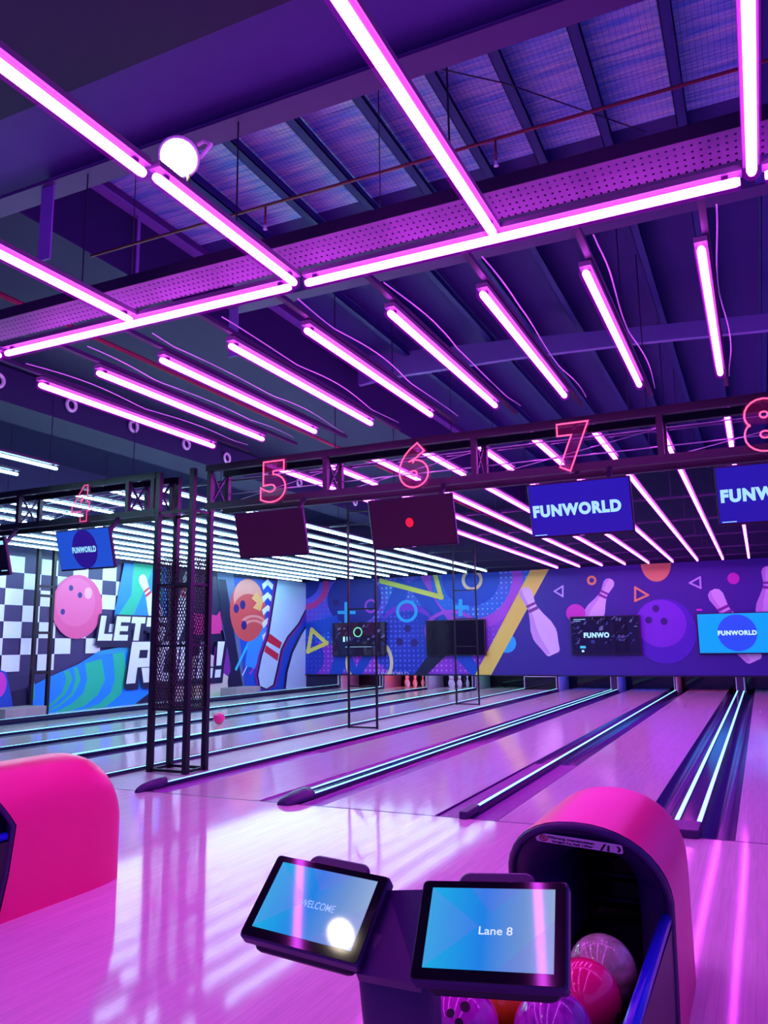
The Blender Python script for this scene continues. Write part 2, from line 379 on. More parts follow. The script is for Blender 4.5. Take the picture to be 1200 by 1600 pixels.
# sprinkler pipe with drops
t = thing('sprinkler_pipe', 'dark red sprinkler pipe crossing under the foil roof', 'pipe', (-6, 5.78, 5.5))
MB().tube([(-6.1, 5.78, 5.5), (4, 5.78, 5.5)], .014).build('pipe', m_red_pipe, t)
for x in (-3.9, -1.65, .6):
    MB().tube([(x, 5.78, 5.5), (x, 5.78, 5.30)], .010).build('drop_pipe', m_red_pipe, t)
    MB().lathe([(.006, 0), (.022, .01), (.01, .03), (.014, .05)], 10, Matrix.Translation((x, 5.78, 5.25))).build('sprinkler_head', m_white, t)
t = thing('side_pipe', 'reddish pipe running under the side ceiling at upper left', 'pipe', (-6.6, 3, 4.9))
MB().tube([(-6.6, 2.6, 4.9), (-6.6, 24, 4.9)], .03).build('pipe', m_red_pipe, t)
# perforated cable tray
t = thing('cable_tray', 'perforated metal cable tray glowing purple above the near light row', 'cable tray', (-7, 3.98, 3.82))
q = MB(); nx = 150
for i in range(nx):                                     # slotted floor of the tray: strips between rows of slots
    x0 = -8+12*i/nx
    for j in range(5):
        y0 = 3.84+.058*j
        q.box(x0, x0+.052, y0, y0+.04, 3.82, 3.823)
        q.box(x0+.012, x0+.04, y0+.04, y0+.058, 3.82, 3.823)
    q.box(x0+.052, x0+.08, 3.84, 4.13, 3.8205, 3.8225)
q.build('slotted_floor', m_tray, t)
MB().box(-8, 4, 3.835, 3.84, 3.82, 3.90).build('side_rail', m_black, t); MB().box(-8, 4, 4.13, 4.135, 3.82, 3.90).build('side_rail', m_black, t)
for x in (-4.4, -3.0, .5):
    MB().bar((x, 4.10, 3.84), (x, 4.10, 5.02), .008).build('hanger_rod', m_black, t)
# box duct with ring nozzles under the side ceiling
t = thing('air_duct', 'dark box duct with white ring nozzles under the side ceiling', 'duct', (-10.4, 14, 5.1))
MB().box(-10.9, -10.0, 6, 24, 5.08, 5.62).build('duct_body', m_navy, t)
for y in (7.8, 9.2, 10.65, 12.12, 13.45, 14.9, 16.4, 17.95, 19.4):
    MB().torus((-9.97, y, 5.36), (1, 0, 0), .095, .03, 20, 8).build('ring_nozzle', m_white, t)

# ------------------------------------------------------------------ ceiling light lines
def light_line(name, a, b, emit, label, cat='light tube', group=None, r=.023, batten=.07):
    """batten with one glowing tube under it; a and b are ends of the tube"""
    a = Vector(a); b = Vector(b); t = thing(name, label, cat, (a+b)/2, group)
    d = (b-a).normalized(); L = (b-a).length
    q = MB(); q.tube([a-d*.0, a+d*.02, b-d*.02, b], [r*.8, r, r, r*.8], 10); q.build('glowing_tube', emit, t)
    q = MB(); q.tube([a, b], r*1.75, 12); q.build('bloom_halo', m_halo if emit is m_purple_t else m_halo_w, t)  # added halo shell, no real part of the fixture
    up = Vector((0, 0, .052))
    q = MB(); q.bar(a+up-d*.01, b+up+d*.01, batten, .030); q.build('batten', m_batten, t)
    for e, s in ((a, 1), (b, -1)): MB().bar(e+d*s*.05+Vector((0, 0, .03)), e+d*s*.08+Vector((0, 0, .03)), .03, .03).build('end_clip', m_black, t)
    return t
N10 = ['first', 'second', 'third', 'fourth', 'fifth', 'sixth', 'seventh', 'eighth', 'ninth', 'tenth', 'eleventh', 'twelfth', 'thirteenth']
# long lines overhead towards the camera
for x, y0, lab in ((-3.57, -2, 'long magenta light tube overhead entering from the left edge, lowest of them'), (-2.33, -2, None), (-1.10, -2, 'long magenta light tube slanting across the foil roof from the top edge'), (.135, -2, 'long magenta light tube near the upper right corner')):
    if lab: light_line('light_tube', (x, y0, Z_TUBE), (x, 3.75, Z_TUBE), m_purple_t, lab)
    else:
        light_line('light_tube', (x, 2.56, Z_TUBE), (x, 3.77, Z_TUBE), m_purple_t, 'magenta light tube below the round lamp, ending at the near cross row')
        light_line('light_tube', (x-.03, -2, Z_TUBE), (x-.03, 2.52, Z_TUBE), m_purple_t, 'long magenta light tube entering at upper left above the round lamp')
for x0, x1, lab in ((-7.2, -4.86, 'magenta cross-row light tube only whose tip shows at the left edge'), (-4.79, -2.38, 'magenta cross-row light tube under the left half of the cable tray'),
                    (-2.27, .085, 'magenta cross-row light tube under the right half of the cable tray'), (.19, 2.55, 'magenta cross-row light tube whose tip shows at the right edge')):
    light_line('light_tube', (x0, 3.80, Z_TUBE), (x1, 3.80, Z_TUBE), m_purple_t, lab)
XG = [-.125-.627*k for k in range(9)]
m_rail = mat('rail_paint', srgb(30, 20, 60), .5)
for k, x in enumerate(XG[::-1]):
    light_line('light_tube', (x, 4.41, Z_TUBE), (x, 6.70, Z_TUBE), m_purple_t, f'magenta light tube between cable tray and truss, {N10[k]} from the left', group='light tubes before the truss')
    light_line('light_tube', (x, 7.80, Z_TUBE), (x, 9.42, Z_TUBE), m_purple_t, f'short magenta light tube seen through the truss, {N10[k]} from the left', group='light tubes behind the truss')
    t = light_line('light_tube', (x, 10.0, Z_TUBE), (x, 22.7, Z_TUBE), m_purple_t, f'long magenta light line reaching the mural, {N10[k]} from the left', group='light lines over the bright lanes')
    q = MB(); q.bar((x+.03, 3.86, Z_TUBE+.085), (x+.03, 7.3, Z_TUBE+.085), .036, .03)
    tag(q.build('support_rail', m_rail), f'dark rail carrying a magenta light tube, {N10[k]} from the left', 'rail', 'rails of the light tubes')
    pts = []                                              # slack white lead looping along the rail
    for i in range(25):
        s = i/24; pts.append((x+.078+.02*math.sin(s*9+k), 4.2+3.0*s, Z_TUBE+.10+.03*abs(math.sin(s*7+k*1.3))))
    tag(MB().tube(pts, .005, 5).build('power_lead', m_white), f'thin white lead looping along a light rail, {N10[k]} from the left', 'cable', 'leads of the light tubes')
XW = [-7.24-.64*k for k in range(11)]
for k, x in enumerate(XW):
    light_line('light_tube', (x, 7.85, Z_TUBE), (x, 9.4, Z_TUBE), m_cool_t, f'short white light tube behind the truss, {N10[k]} from the aisle', group='white tubes behind the truss', r=.0165)
    light_line('light_tube', (x, 10.0, Z_TUBE), (x, 22.6, Z_TUBE), m_cool_t, f'long white light line over the mural lanes, {N10[k]} from the aisle', group='white light lines', r=.0165)
for k, x in enumerate((-7.44, -8.1, -8.74)):
    light_line('light_tube', (x, 4.4, Z_TUBE), (x, 6.7, Z_TUBE), m_cool_t, f'white light tube before the truss at the left edge, {N10[k]} from the top', group='white tubes before the truss', r=.0165)
for k, y in enumerate((8.6, 10.4, 12.9, 15.4, 17.9, 20.4, 22.4)):
    t = thing('cross_rail', f'thin cross rail above the long light lines, {N10[k]} behind the truss', 'rail', (-6, y, 3.60), 'cross rails over the lanes')
    MB().bar((-14.2, y, 3.605), (3, y, 3.605), .03, .03).build('rail', m_rail, t)
    for x in (-12.8, -9.7, -4.7, -1.1): MB().bar((x, y, 3.6), (x, y, 5.7 if x < -6.3 else 6.5), .012).build('drop_rod', m_rail, t)
t = thing('cross_rail', 'cross rail above the white tubes at the left edge', 'rail', (-8.4, 5.5, 3.60))
MB().bar((-9.5, 5.5, 3.605), (-7, 5.5, 3.605), .03, .03).build('rail', m_rail, t); MB().bar((-8.3, 5.5, 3.6), (-8.3, 5.5, 5.7), .012).build('drop_rod', m_rail, t)
# round lamp
c = Vector((-2.40, 2.80, 3.78)); n = Vector((.40, -.62, -.75)).normalized()
t = thing('round_spotlight', 'glaring warm round spotlight beside the upper left light tube', 'spotlight', c)
X = frame(c, n.orthogonal(), (-n).cross(n.orthogonal()))          # local z points up and back, the lens looks down
MB().lathe([(.0005, -.018), (.084, -.018), (.084, -.0145)], 28, X).build('lens', m_lamp, t)
MB().lathe([(.086, -.014), (.098, -.014), (.10, .0), (.09, .06), (.05, .10), (.02, .11)], 28, X).build('housing', m_white, t)
MB().tube([c+Vector((.09, .05, .0)), c+Vector((.13, .08, .08)), c+Vector((.07, .10, .13)), c+Vector((.03, .10, .12))], .010, 8).build('bracket', m_white, t)
MB().tube([c+Vector((.0, .05, .03)), c+Vector((.03, .04, -.10)), c+Vector((.045, .0, -.195))], .010, 6).build('clamp_arm', m_black, t)
c = Vector((-2.12, .50, 3.60))
t = thing('round_spotlight', 'round spotlight overhead, seen as the bright disc mirrored in the left console screen', 'spotlight', c)
X = frame(c, (1, 0, 0), (0, 1, 0))
MB().lathe([(.0005, -.018), (.084, -.018), (.084, -.0145)], 28, X).build('lens', m_lamp, t)
MB().lathe([(.086, -.014), (.098, -.014), (.10, .0), (.09, .06), (.05, .10), (.02, .11)], 28, X).build('housing', m_white, t)
MB().tube([c+Vector((0, 0, .1)), c+Vector((0, 0, 1.4))], .01, 8).build('stem', m_white, t)
# thin black drop rods and slack cables below the foil roof
for k, (x, y) in enumerate(((-1.78, 5.0), (-2.3, 4.9), (-4.4, 4.6))):
    tag(MB().tube([(x, y, 6.3), (x+.01, y, 4.3)], .008 if k == 0 else .004, 6).build('drop_cable', m_black), ('black cable hanging straight down before the middle of the foil roof', 'thin wire hanging beside the slanting magenta tube', 'thin wire hanging above the round lamp')[k], 'cable')
tag(MB().tube([(-3.3, 4.5, 6.2), (-1.6, 6.0, 6.15), (-.6, 7.3, 6.2)], .006, 6).build('brace_cable', m_black), 'thin slack cable crossing diagonally under the foil roof', 'cable')

# ------------------------------------------------------------------ lanes
def gutter_profile(x0, x1, n=10):
    out = []
    for i in range(n+1):
        s = i/n; out.append((x0+(x1-x0)*s, -.004-.075*math.sin(math.pi*s)**.7))
    return out
def lane(num, xl, xr):
    cx = (xl+xr)/2
    t = thing('bowling_lane', ('pale wooden bowling lane along the graphic side wall', 'pale bowling lane, second from the graphic side wall', 'pale bowling lane, third from the graphic side wall', 'pale bowling lane just left of the aisle with the tower',
              'pink-lit bowling lane just right of the aisle with the tower', 'pink-lit bowling lane below the number 6 sign', 'pink-lit bowling lane below the number 7 sign, left of the near ball return', 'pink-lit bowling lane at the right edge of the photo')[num-1], 'bowling lane', (cx, Y_FOUL, 0))
    MB().box(xl, xr, Y_FOUL, Y_END-.07, -.1, 0).build('lane_surface', m_lane, t)
    for a, b in ((xl-G, xl), (xr, xr+G)):
        pr = gutter_profile(a, b)
        q = MB(); q.loft([[Vector((x, y, z)) for x, z in pr] for y in (Y_FOUL, 12, 18, Y_END-.07)], closed=False); q.build('gutter', m_gutter, t)
        if num in (5, 6, 7) and not (num == 7 and a > -1) :
            MB().box(a+.004, b-.004, Y_FOUL+.02, Y_FOUL+3.2, -.034, -.0212).build('insert_base', m_groove, t)
            q = MB()
            for i in range(9):
                xx = a+.02+(b-a-.04)*i/8; q.bar((xx, Y_FOUL+.022, -.0195), (xx, Y_FOUL+3.198, -.0195), .013, .003)
            q.build('ribbed_insert', bpy.data.materials.get('ribbed_plastic') or mat('ribbed_plastic', srgb(190, 110, 205), .35), t)
    q = MB()
    for i in range(7):                                   # aiming arrows
        x = cx+(i-3)*.133; y = Y_FOUL+4.75-abs(i-3)*.16
        q.add([(x-.016, y, .0012), (x+.016, y, .0012), (x, y+.15, .0012)], [(0, 1, 2)])
    for i in (-1.5, -.5, .5, 1.5):                       # range finder dashes
        x = cx+i*.26; y = Y_FOUL+(10.9 if abs(i) > 1 else 12.2)
        q.add([(x-.012, y, .0012), (x+.012, y, .0012), (x+.012, y+.8, .0012), (x-.012, y+.8, .0012)], [(0, 1, 2, 3)])
    for i in range(-5, 6):
        if abs(i) > 1:
            x = cx+i*.09; y = Y_FOUL+2.1
            q.add([(x+.011*math.cos(a*math.pi/4), y+.02*math.sin(a*math.pi/4), .0012) for a in range(8)], [tuple(range(8))])
    q.build('aiming_marks', m_mark, t)
    return t
for a in LANES: lane(*a)
# approach dots and small seam marks
def divider(name, xa, xb, leds, label, end=None, y1=Y_END-.105, zc=.03):
    t = thing(name, label, 'lane divider', ((xa+xb)/2, Y_FOUL, 0))
    ya = Y_FOUL+(.25 if end else .02)
    MB().box(xa, xb, ya, y1, -.1, zc).build('cap', m_cap, t)
    for x in leds:
        MB().box(x-.016, x+.016, ya+.02, y1, zc, zc+.012).build('led_strip', m_aqua, t)
        MB().box(x-.022, x-.016, ya+.02, y1, zc, zc+.010).box(x+.016, x+.022, ya+.02, y1, zc, zc+.010).build('led_channel', m_capside, t)
    if end == 'dome':
        q = MB(); cx = (xa+xb)/2; hw = (xb-xa)/2; rings = []
        for i in range(9):
            a = math.pi/2*i/8; y = Y_FOUL+.30-.42*math.sin(a); s = max(.05, math.cos(a)**.6)
            rings.append([Vector((cx+hw*math.cos(b)*(.35+.65*s), y, .001+.095*s*math.sin(b))) for b in [math.pi*j/12 for j in range(13)]])
        q.loft(rings, closed=True, caps=True); q.build('end_cap', m_purpleplastic, t)
    elif end == 'block':
        MB().rbox(xa, xb, Y_FOUL-.06, Y_FOUL+.27, .001, zc+.03, .012).build('end_cap', m_purpleplastic, t)
    return t
divider('lane_divider', -13.10, -13.05, [-13.075], 'low LED-lit kerb along the strip below the graphic side wall', zc=.09)
divider('lane_divider', -11.525, -11.405, [-11.495, -11.43], 'double LED-lit divider nearest the graphic side wall')
divider('lane_divider', -9.885, -9.835, [-9.86], 'single LED-lit divider in the middle of the pale lanes')
divider('lane_divider', -8.315, -8.195, [-8.285, -8.22], 'double LED-lit divider left of the lane beside the aisle')
divider('lane_divider', -6.675, -6.62, [-6.6475], 'LED-lit kerb on the left side of the aisle')
divider('lane_divider', -5.70, -5.617, [-5.645], 'LED-lit kerb on the right side of the aisle with rounded end', 'dome')
divider('lane_divider', -4.081, -3.871, [-4.055, -3.90], 'double aqua LED divider with a dark domed end', 'dome')
divider('lane_divider', -2.335, -2.265, [-2.30], 'single aqua LED divider with a small block end', 'block')
divider('lane_divider', -.729, -.519, [-.705, -.543], 'wide double aqua LED divider behind the near ball return', 'block')

# ------------------------------------------------------------------ pits, kickbacks, pins
PITC = {1: (.9, .15, .5), 2: (1, .08, .12), 3: (.45, .4, 1), 4: (.1, .5, .3), 5: (.05, .08, 1), 6: (.03, .05, 1), 7: (.8, .02, .06), 8: (.05, .35, .15)}
PITS = {1: 2.2, 2: 3.5, 3: 3.0, 4: .8, 5: 1.6, 6: 1.4, 7: .6, 8: .4}
LANEWORD = ['beside the graphic side wall', 'glowing red with red pins', 'glowing blue-white with pale pins', 'just left of the aisle', 'just right of the aisle', 'between the double and single aqua dividers', 'glowing dim red', 'at the right edge']
m_kick = mat('kickback_panel', (.62, .60, .64), .5)
for (num, xl, xr) in LANES:
    t = thing('pin_pit', f'dark pin pit at the end of the lane {LANEWORD[num-1]}', 'pin pit', ((xl+xr)/2, 25, 0))
    MB().box(xl-G+.03, xr+G-.03, 25.55, 25.6, -.1, 1.2).build('pit_curtain', m_glossblack, t)
    MB().box(xl-G-.02, xl-G+.012, Y_END+.03, 25.55, -.1, .60).build('kickback', m_kick, t)
    MB().box(xr+G-.012, xr+G+.02, Y_END+.03, 25.55, -.1, .60).build('kickback', m_kick, t)
    MB().box(xl, xr, Y_END-.068, 25.54, -.1, 0).build('pin_deck', m_lane, t)
    e = glow(f'pit_light', PITC[num], PITS[num]*(5 if num < 4 else 14))
    MB().box(xl, xr, 24.45, 24.53, .56, .58).build('deck_light', e, t)
q = MB()
for xa, xb in ((-13.10, -13.05), (-11.525, -11.405), (-9.885, -9.835), (-8.315, -8.195), (-4.081, -3.871), (-2.335, -2.265), (-.729, -.519)):
    t = thing('kickback_end', 'white-edged divider post under the mural at x %.0f' % xa, 'post', ((xa+xb)/2, 24.1, 0))
    t['label'] = {-13.10: 'white-edged pit post beside the graphic side wall', -11.525: 'white-edged pit post left of the red-lit pit', -9.885: 'white-edged pit post right of the red-lit pit', -8.315: 'white-edged pit post right of the pale pins',
                  -4.081: 'white-edged pit post at the end of the dome-ended divider', -2.335: 'white-edged pit post ending the single aqua divider', -.729: 'white-edged pit post ending the wide double divider'}[xa]
    MB().box(xa, xb, Y_END-.09, Y_END-.06, .03, .40).build('post_face', m_purpleplastic, t)
    MB().box(xa, xa+.016, Y_END-.10, Y_END-.09, .03, .40).build('white_edge', m_white, t); MB().box(xb-.016, xb, Y_END-.10, Y_END-.09, .03, .40).build('white_edge', m_white, t)
t = thing('end_hatch', 'black framed hatch closing the aisle below the mural', 'hatch', (-6.2, 24.1, 0))
MB().box(-6.66, -5.66, Y_END-.05, Y_END-.02, 0, .42).build('hatch_panel', m_glossblack, t)
MB().box(-6.66, -5.66, Y_END-.07, Y_END-.05, .38, .40).box(-6.66, -6.64, Y_END-.07, Y_END-.05, 0, .40).box(-5.68, -5.66, Y_END-.07, Y_END-.05, 0, .40).build('hatch_frame', m_white, t)
PINP = [(.026, 0), (.035, .01), (.045, .05), (.057, .09), (.0605, .115), (.055, .16), (.036, .215), (.0235, .26), (.0235, .285), (.029, .32), (.0325, .345), (.027, .368), (.012, .38)]
PINP = [(r*1.02, z) for r, z in PINP]
def pin(x, y, label, red, group):
    t = thing('bowling_pin', label, 'bowling pin', (x, y, 0), group)
    MB().lathe(PINP, 16, Matrix.Translation((x, y, 0.002))).build('pin_body', m_pinwhite, t)
    MB().lathe([(.0265, .25), (.0262, .258), (.0262, .262), (.0265, .27)], 16, Matrix.Translation((x, y, 0))).build('neck_stripe', m_pinred, t)
for num, lab in ((2, 'red-lit'), (3, 'pale blue-white')):
    xc = sum(LANES[num-1][1:])/2
    for i, (dx, dy) in enumerate(((0, 0), (-.152, .264), (.152, .264), (-.305, .528), (0, .528), (.305, .528), (.457, .792))):
        pin(xc+dx, 24.45+dy, f'{lab} bowling pin in the pin deck, ' + ('front one', 'left of the second rank', 'right of the second rank', 'left of the third rank', 'middle of the third rank', 'right of the third rank', 'right of the last rank')[i], num == 2, f'{lab} bowling pins')

# ------------------------------------------------------------------ murals (printed panels)
class Art:
    """flat printed artwork traced on a wall plane, every colour a material slot of one mesh"""
    def __init__(s, axis, val, step, origin): s.mb = MB(); s.axis = axis; s.val = val; s.step = step; s.k = 0; s.mats = []; s.o = Vector(origin)
    def slot(s, m):
        if m not in s.mats: s.mats.append(m)
        s.mb.m = s.mats.index(m)
    def pt(s, px, py): return on_plane(px, py, s.axis, s.val)
    def uv(s, p): return (p[0] if s.axis == 1 else p[1], p[2])
    def from_uv(s, u, z):
        z = min(max(z, s.zlo), s.zhi); v = s.val+s.step*s.k
        return Vector((u, v, z)) if s.axis == 1 else Vector((v, u, z))
    def world(s, uvs, m):
        s.k += 1; s.slot(m); s.mb.add([s.from_uv(*p) for p in uvs], [tuple(range(len(uvs)))])
    def poly(s, pts, m): s.world([s.uv(s.pt(*p)) for p in pts], m)
    def ell(s, cx, cy, rx, ry, m, rot=0, n=28):
        c = s.uv(s.pt(cx, cy)); a = s.uv(s.pt(cx+rx, cy)); b = s.uv(s.pt(cx, cy-ry)); ru = abs(a[0]-c[0]); rz = abs(b[1]-c[1])
        s.world([(c[0]+ru*math.cos(2*math.pi*i/n), c[1]+rz*math.sin(2*math.pi*i/n)) for i in range(n)], m)
        return c, ru, rz
    def ring(s, cx, cy, rx, ry, frac, m, a0=0, a1=360, n=32):
        c = s.uv(s.pt(cx, cy)); ru = abs(s.uv(s.pt(cx+rx, cy))[0]-c[0]); rz = abs(s.uv(s.pt(cx, cy-ry))[1]-c[1])
        s.k += 1; s.slot(m)
        ang = [R(a0+(a1-a0)*i/n) for i in range(n+1)]
        for i in range(n):
            q = [(1, ang[i]), (1, ang[i+1]), (frac, ang[i+1]), (frac, ang[i])]
            s.mb.add([s.from_uv(c[0]+ru*f*math.cos(a), c[1]+rz*f*math.sin(a)) for f, a in q], [(0, 1, 2, 3)])
    def line(s, pts, wd, m, closed=False):
        """stroke of world width along pixel points"""
        P = [Vector(s.uv(s.pt(*p))) for p in pts]; s.k += 1; s.slot(m); n = len(P)
        for i in range(n if closed else n-1):
            a, b = P[i], P[(i+1) % n]; d = (b-a).normalized(); nn = Vector((-d.y, d.x))*wd/2; e = d*wd/2*.9
            s.k += .4; s.mb.add([s.from_uv(*q) for q in (a-nn-e, b-nn+e, b+nn+e, a+nn-e)], [(0, 1, 2, 3)])
    def pinshape(s, head, base, m, stripe, sc=1.0):
        """bowling pin silhouette from base point to head point (pixels)"""
        h = Vector(s.uv(s.pt(*head))); b = Vector(s.uv(s.pt(*base))); L = (h-b).length; d = (h-b)/L; nn = Vector((-d.y, d.x)); f = L/.38*1.08*sc
        side = [(r*f, z/.38*L) for r, z in PINP]
        s.world([b+d*z+nn*r for r, z in side]+[b+d*z-nn*r for r, z in side[::-1]], m)
        if m is i_lil: s.world([b+d*z+nn*r*.98 for r, z in side[1:]]+[b+d*z+nn*r*.42 for r, z in side[1:][::-1]], i_lil2)
        for z0, z1 in ((.245, .262), (.274, .288)):
            ra = .0255*f; s.world([b+d*(z0/.38*L)+nn*ra, b+d*(z1/.38*L)+nn*ra, b+d*(z1/.38*L)-nn*ra, b+d*(z0/.38*L)-nn*ra], stripe)
    def panel(s, u0, u1, z0, z1, m, seg=None): s.zlo, s.zhi = z0, z1; s.world([(u0, z0), (u1, z0), (u1, z1), (u0, z1)], m)
    def build(s, name, label): return tag(s.mb.build(name, s.mats), label, 'mural')
def ink(name, r, g, b, rough=.45): return mat('ink_'+name, srgb(r, g, b), rough, var=.05, scale=2)
i_ind = ink('indigo', 62, 40, 150); i_lil = ink('lilac', 250, 228, 250); i_lil2 = ink('lilac_shade', 226, 184, 236); i_str = ink('plum', 150, 60, 160)
i_or = ink('orange', 255, 176, 110); i_mag = ink('magenta', 226, 60, 200); i_pale = ink('pale_violet', 215, 200, 245); i_yel = ink('yellow', 255, 238, 100); i_cy = ink('cyan', 50, 200, 245)
i_ball = ink('violet', 130, 55, 215); i_ball2 = ink('deep_violet', 82, 40, 190); i_hole = ink('hole', 52, 24, 120); i_lime = ink('lime', 235, 255, 100); i_cream = ink('cream', 255, 240, 180)
i_blue = ink('royal', 30, 80, 200); i_dblue = ink('deep_blue', 36, 44, 150); i_rose = ink('rose', 214, 50, 140); i_navy = ink('navy', 26, 20, 66); i_orchid = ink('orchid', 190, 80, 220); i_sky = ink('sky', 60, 150, 245)
i_green = ink('green', 30, 190, 150); i_azure = ink('azure', 24, 140, 250); i_teal = ink('teal', 40, 160, 200); i_white = ink('white', 235, 240, 250); i_pink = ink('pink', 235, 90, 150); i_pinkl = ink('pink_light', 250, 170, 205); i_red = ink('red', 214, 40, 70)
i_brick = ink('brick', 214, 80, 80); i_salmon = ink('salmon', 236, 150, 140); i_amber = ink('amber', 240, 180, 110); i_ice = ink('ice', 196, 226, 250); i_purp = ink('purple', 130, 40, 160); i_sand = ink('sand', 220, 212, 200); i_tan = ink('tan', 196, 172, 150); i_check = ink('check_dark', 58, 50, 100); i_panel = ink('grey_blue', 92, 112, 160)
h_back = halftone('ink_halftone_blue', srgb(40, 90, 215), srgb(120, 80, 215), srgb(120, 170, 245)); h_mag = halftone('ink_halftone_magenta', srgb(170, 60, 215), srgb(140, 60, 210), srgb(215, 140, 240))
h_deep = halftone('ink_halftone_deep', srgb(30, 60, 185), srgb(60, 60, 190), srgb(90, 110, 230)); h_cy = halftone('ink_halftone_sky', srgb(40, 120, 225), srgb(90, 100, 220), srgb(140, 215, 245))

A = Art(1, Y_WALL, -.0008, (0, Y_WALL, 0))
A.panel(X_WALL, 5, .43, 3.63, i_ind)
A.poly([(478, 912), (836, 890), (750, 1053), (478, 1055)], h_back)
A.poly([(600, 915), (836, 890), (800, 960), (700, 985), (610, 960)], h_cy)
A.poly([(478, 1000), (560, 1015), (610, 1030), (660, 1010), (700, 1000), (800, 960), (750, 1053), (478, 1055)], h_mag)
A.ring(735, 903, 82, 80, .80, i_orchid); A.ring(735, 903, 64, 62, .72, h_cy); A.ell(735, 903, 46, 44, i_blue)
A.ell(553, 936, 43, 40, i_dblue); A.ell(525, 941, 5, 5, i_hole)
A.ring(476, 915, 38, 38, .78, i_rose); A.ell(474, 908, 26, 28, i_dblue)
A.line([(478, 985), (520, 975), (548, 1055)], .5, i_blue)
A.line([(600, 985), (628, 918)], .55, i_blue); A.line([(652, 915), (690, 975)], .5, i_blue); A.line([(562, 1056), (590, 1000)], .4, i_blue); A.line([(527, 1056), (532, 1030)], .5, i_blue)
A.ell(637, 1000, 60, 56, h_deep); A.ell(636, 975, 40, 32, i_ball); A.ell(636, 990, 48, 36, h_deep)
for x, y, r in ((637, 982, 5.5), (625, 1003, 6), (648, 1004, 6)): A.ell(x, y, r, r, i_hole)
A.ell(474, 1028, 33, 32, h_deep)
A.line([(664, 1056), (692, 1015)], .55, i_navy); A.line([(714, 1015), (741, 1056)], .5, i_blue)
A.ring(577, 1035, 38, 42, .86, i_cream); A.ring(705, 985, 43, 32, .84, i_orchid)
A.ring(636, 955, 17, 17.5, .72, i_cy); A.ring(580, 947, 10, 11, .68, i_orchid); A.ring(738, 906, 16.5, 17, .70, i_cream)
A.line([(530, 957), (554, 957)], .11, i_cy); A.line([(541, 943), (541, 972)], .11, i_cy)
A.line([(711, 949), (730, 949)], .13, i_cy); A.line([(720, 939), (720, 960)], .13, i_cy)
A.line([(488, 984), (511, 1005), (482, 1018)], .14, i_yel, True)
A.line([(596, 908), (690, 933), (681, 893)], .16, i_lime)
A.poly([(829, 889), (858, 885), (768, 1056), (743, 1056)], i_yel)
A.poly([(858, 885), (1260, 868), (1260, 1056), (768, 1056)], i_ind)
A.ell(792, 1005, 15, 15, i_cy); A.poly([(836, 930), (858, 885), (829, 885), (743, 1056), (768, 1056)], i_yel)
A.pinshape((818, 919), (866, 1022), i_lil, i_str); A.pinshape((955, 905), (916, 985), i_lil, i_str); A.pinshape((1113, 922), (1180, 1033), i_lil, i_str); A.pinshape((1200, 885), (1200, 985), i_lil, i_str)
A.ell(1039, 986, 50, 51, i_ball2); A.ell(1033, 974, 40, 37, i_ball)
for x, y in ((1025, 951), (1014, 969), (1038, 971)): A.ell(x, y, 5.5, 5.5, i_hole)
A.ell(1025, 880, 24, 29, i_or); A.ring(925, 907, 7.5, 7.5, .5, i_or); A.ell(900, 958, 15, 14, i_mag); A.ell(1146, 904, 9.5, 9, i_mag)
A.line([(867, 924), (880, 916), (880, 932)], .05, i_pale, True); A.line([(1078, 911), (1094, 902), (1095, 919)], .05, i_pale, True); A.line([(993, 918), (1013, 930), (993, 939)], .06, i_or, True)
A.line([(1090, 953), (1096, 953)], .05, i_mag)
mural_back = A.build('wall_mural', 'wide printed mural of pins, balls and shapes above the pin pits')
q = MB(); p0 = A.pt(615, 1052)
add_text(q, 'UNWORLD', frame((p0[0], Y_WALL-.02, .46), (1, 0, 0), (0, 0, 1)), 1.1, .12, bold=.02)
q.build('faint_lettering', i_pale, mural_back)
MB().box(X_WALL, 5, Y_WALL-.05, Y_WALL+.03, .40, .43).build('bottom_edge', m_black, mural_back)

B = Art(0, X_WALL, .0008, (X_WALL, 0, 0))
B.panel(-1, Y_WALL, 0.0, 3.62, i_navy)
B.poly([(-60, 840), (190, 875), (190, 1000), (60, 1070), (-60, 1100)], i_check)
# chequers (traced rows of white squares)
c0 = B.uv(B.pt(17, 912)); 
for r_ in range(-2, 9):
    for k_ in range(-3, 12):
        if (r_+k_) % 2: continue
        u = 10.95+.46*k_; z = 3.40-.352*r_
        if z < 0.62+(u-11)*.30 or u > 15.3-.0*r_ or z > 3.5: continue
        B.world([(u, z-.352), (u+.46, z-.352), (u+.46, z), (u, z)], i_white)
B.poly([(-20, 1040), (8, 1050), (16, 1090), (20, 1130), (-20, 1135)], i_blue)
B.ell(-4, 1070, 12, 20, i_mag)
# green and blue stripes, lower fan
fan = [(42, 1075), (70, 1060), (120, 1038), (152, 1018), (200, 1012), (200, 1035), (235, 1080), (208, 1107), (70, 1125), (42, 1122)]
B.poly(fan, i_azure)
for i, (x0, x1) in enumerate(((44, 52), (98, 106), (113, 119), (131, 157), (174, 192))):
    B.poly([(x0, 1064-(x0-44)*.36+4), (x1, 1064-(x1-44)*.36+6), (x1+5, 1062), (x1-6, 1085), (x1-28, 1104), (x1-52, 1116), (x1-60, 1118), (x0-48, 1114), (x0-22, 1100), (x0-3, 1082), (x0+3, 1062)] if x0 > 60 else [(x0, 1072), (x1, 1066), (x1, 1092), (x0, 1095)], i_green)
B.poly([(150, 1018), (200, 1008), (205, 1018), (150, 1024)], i_teal)
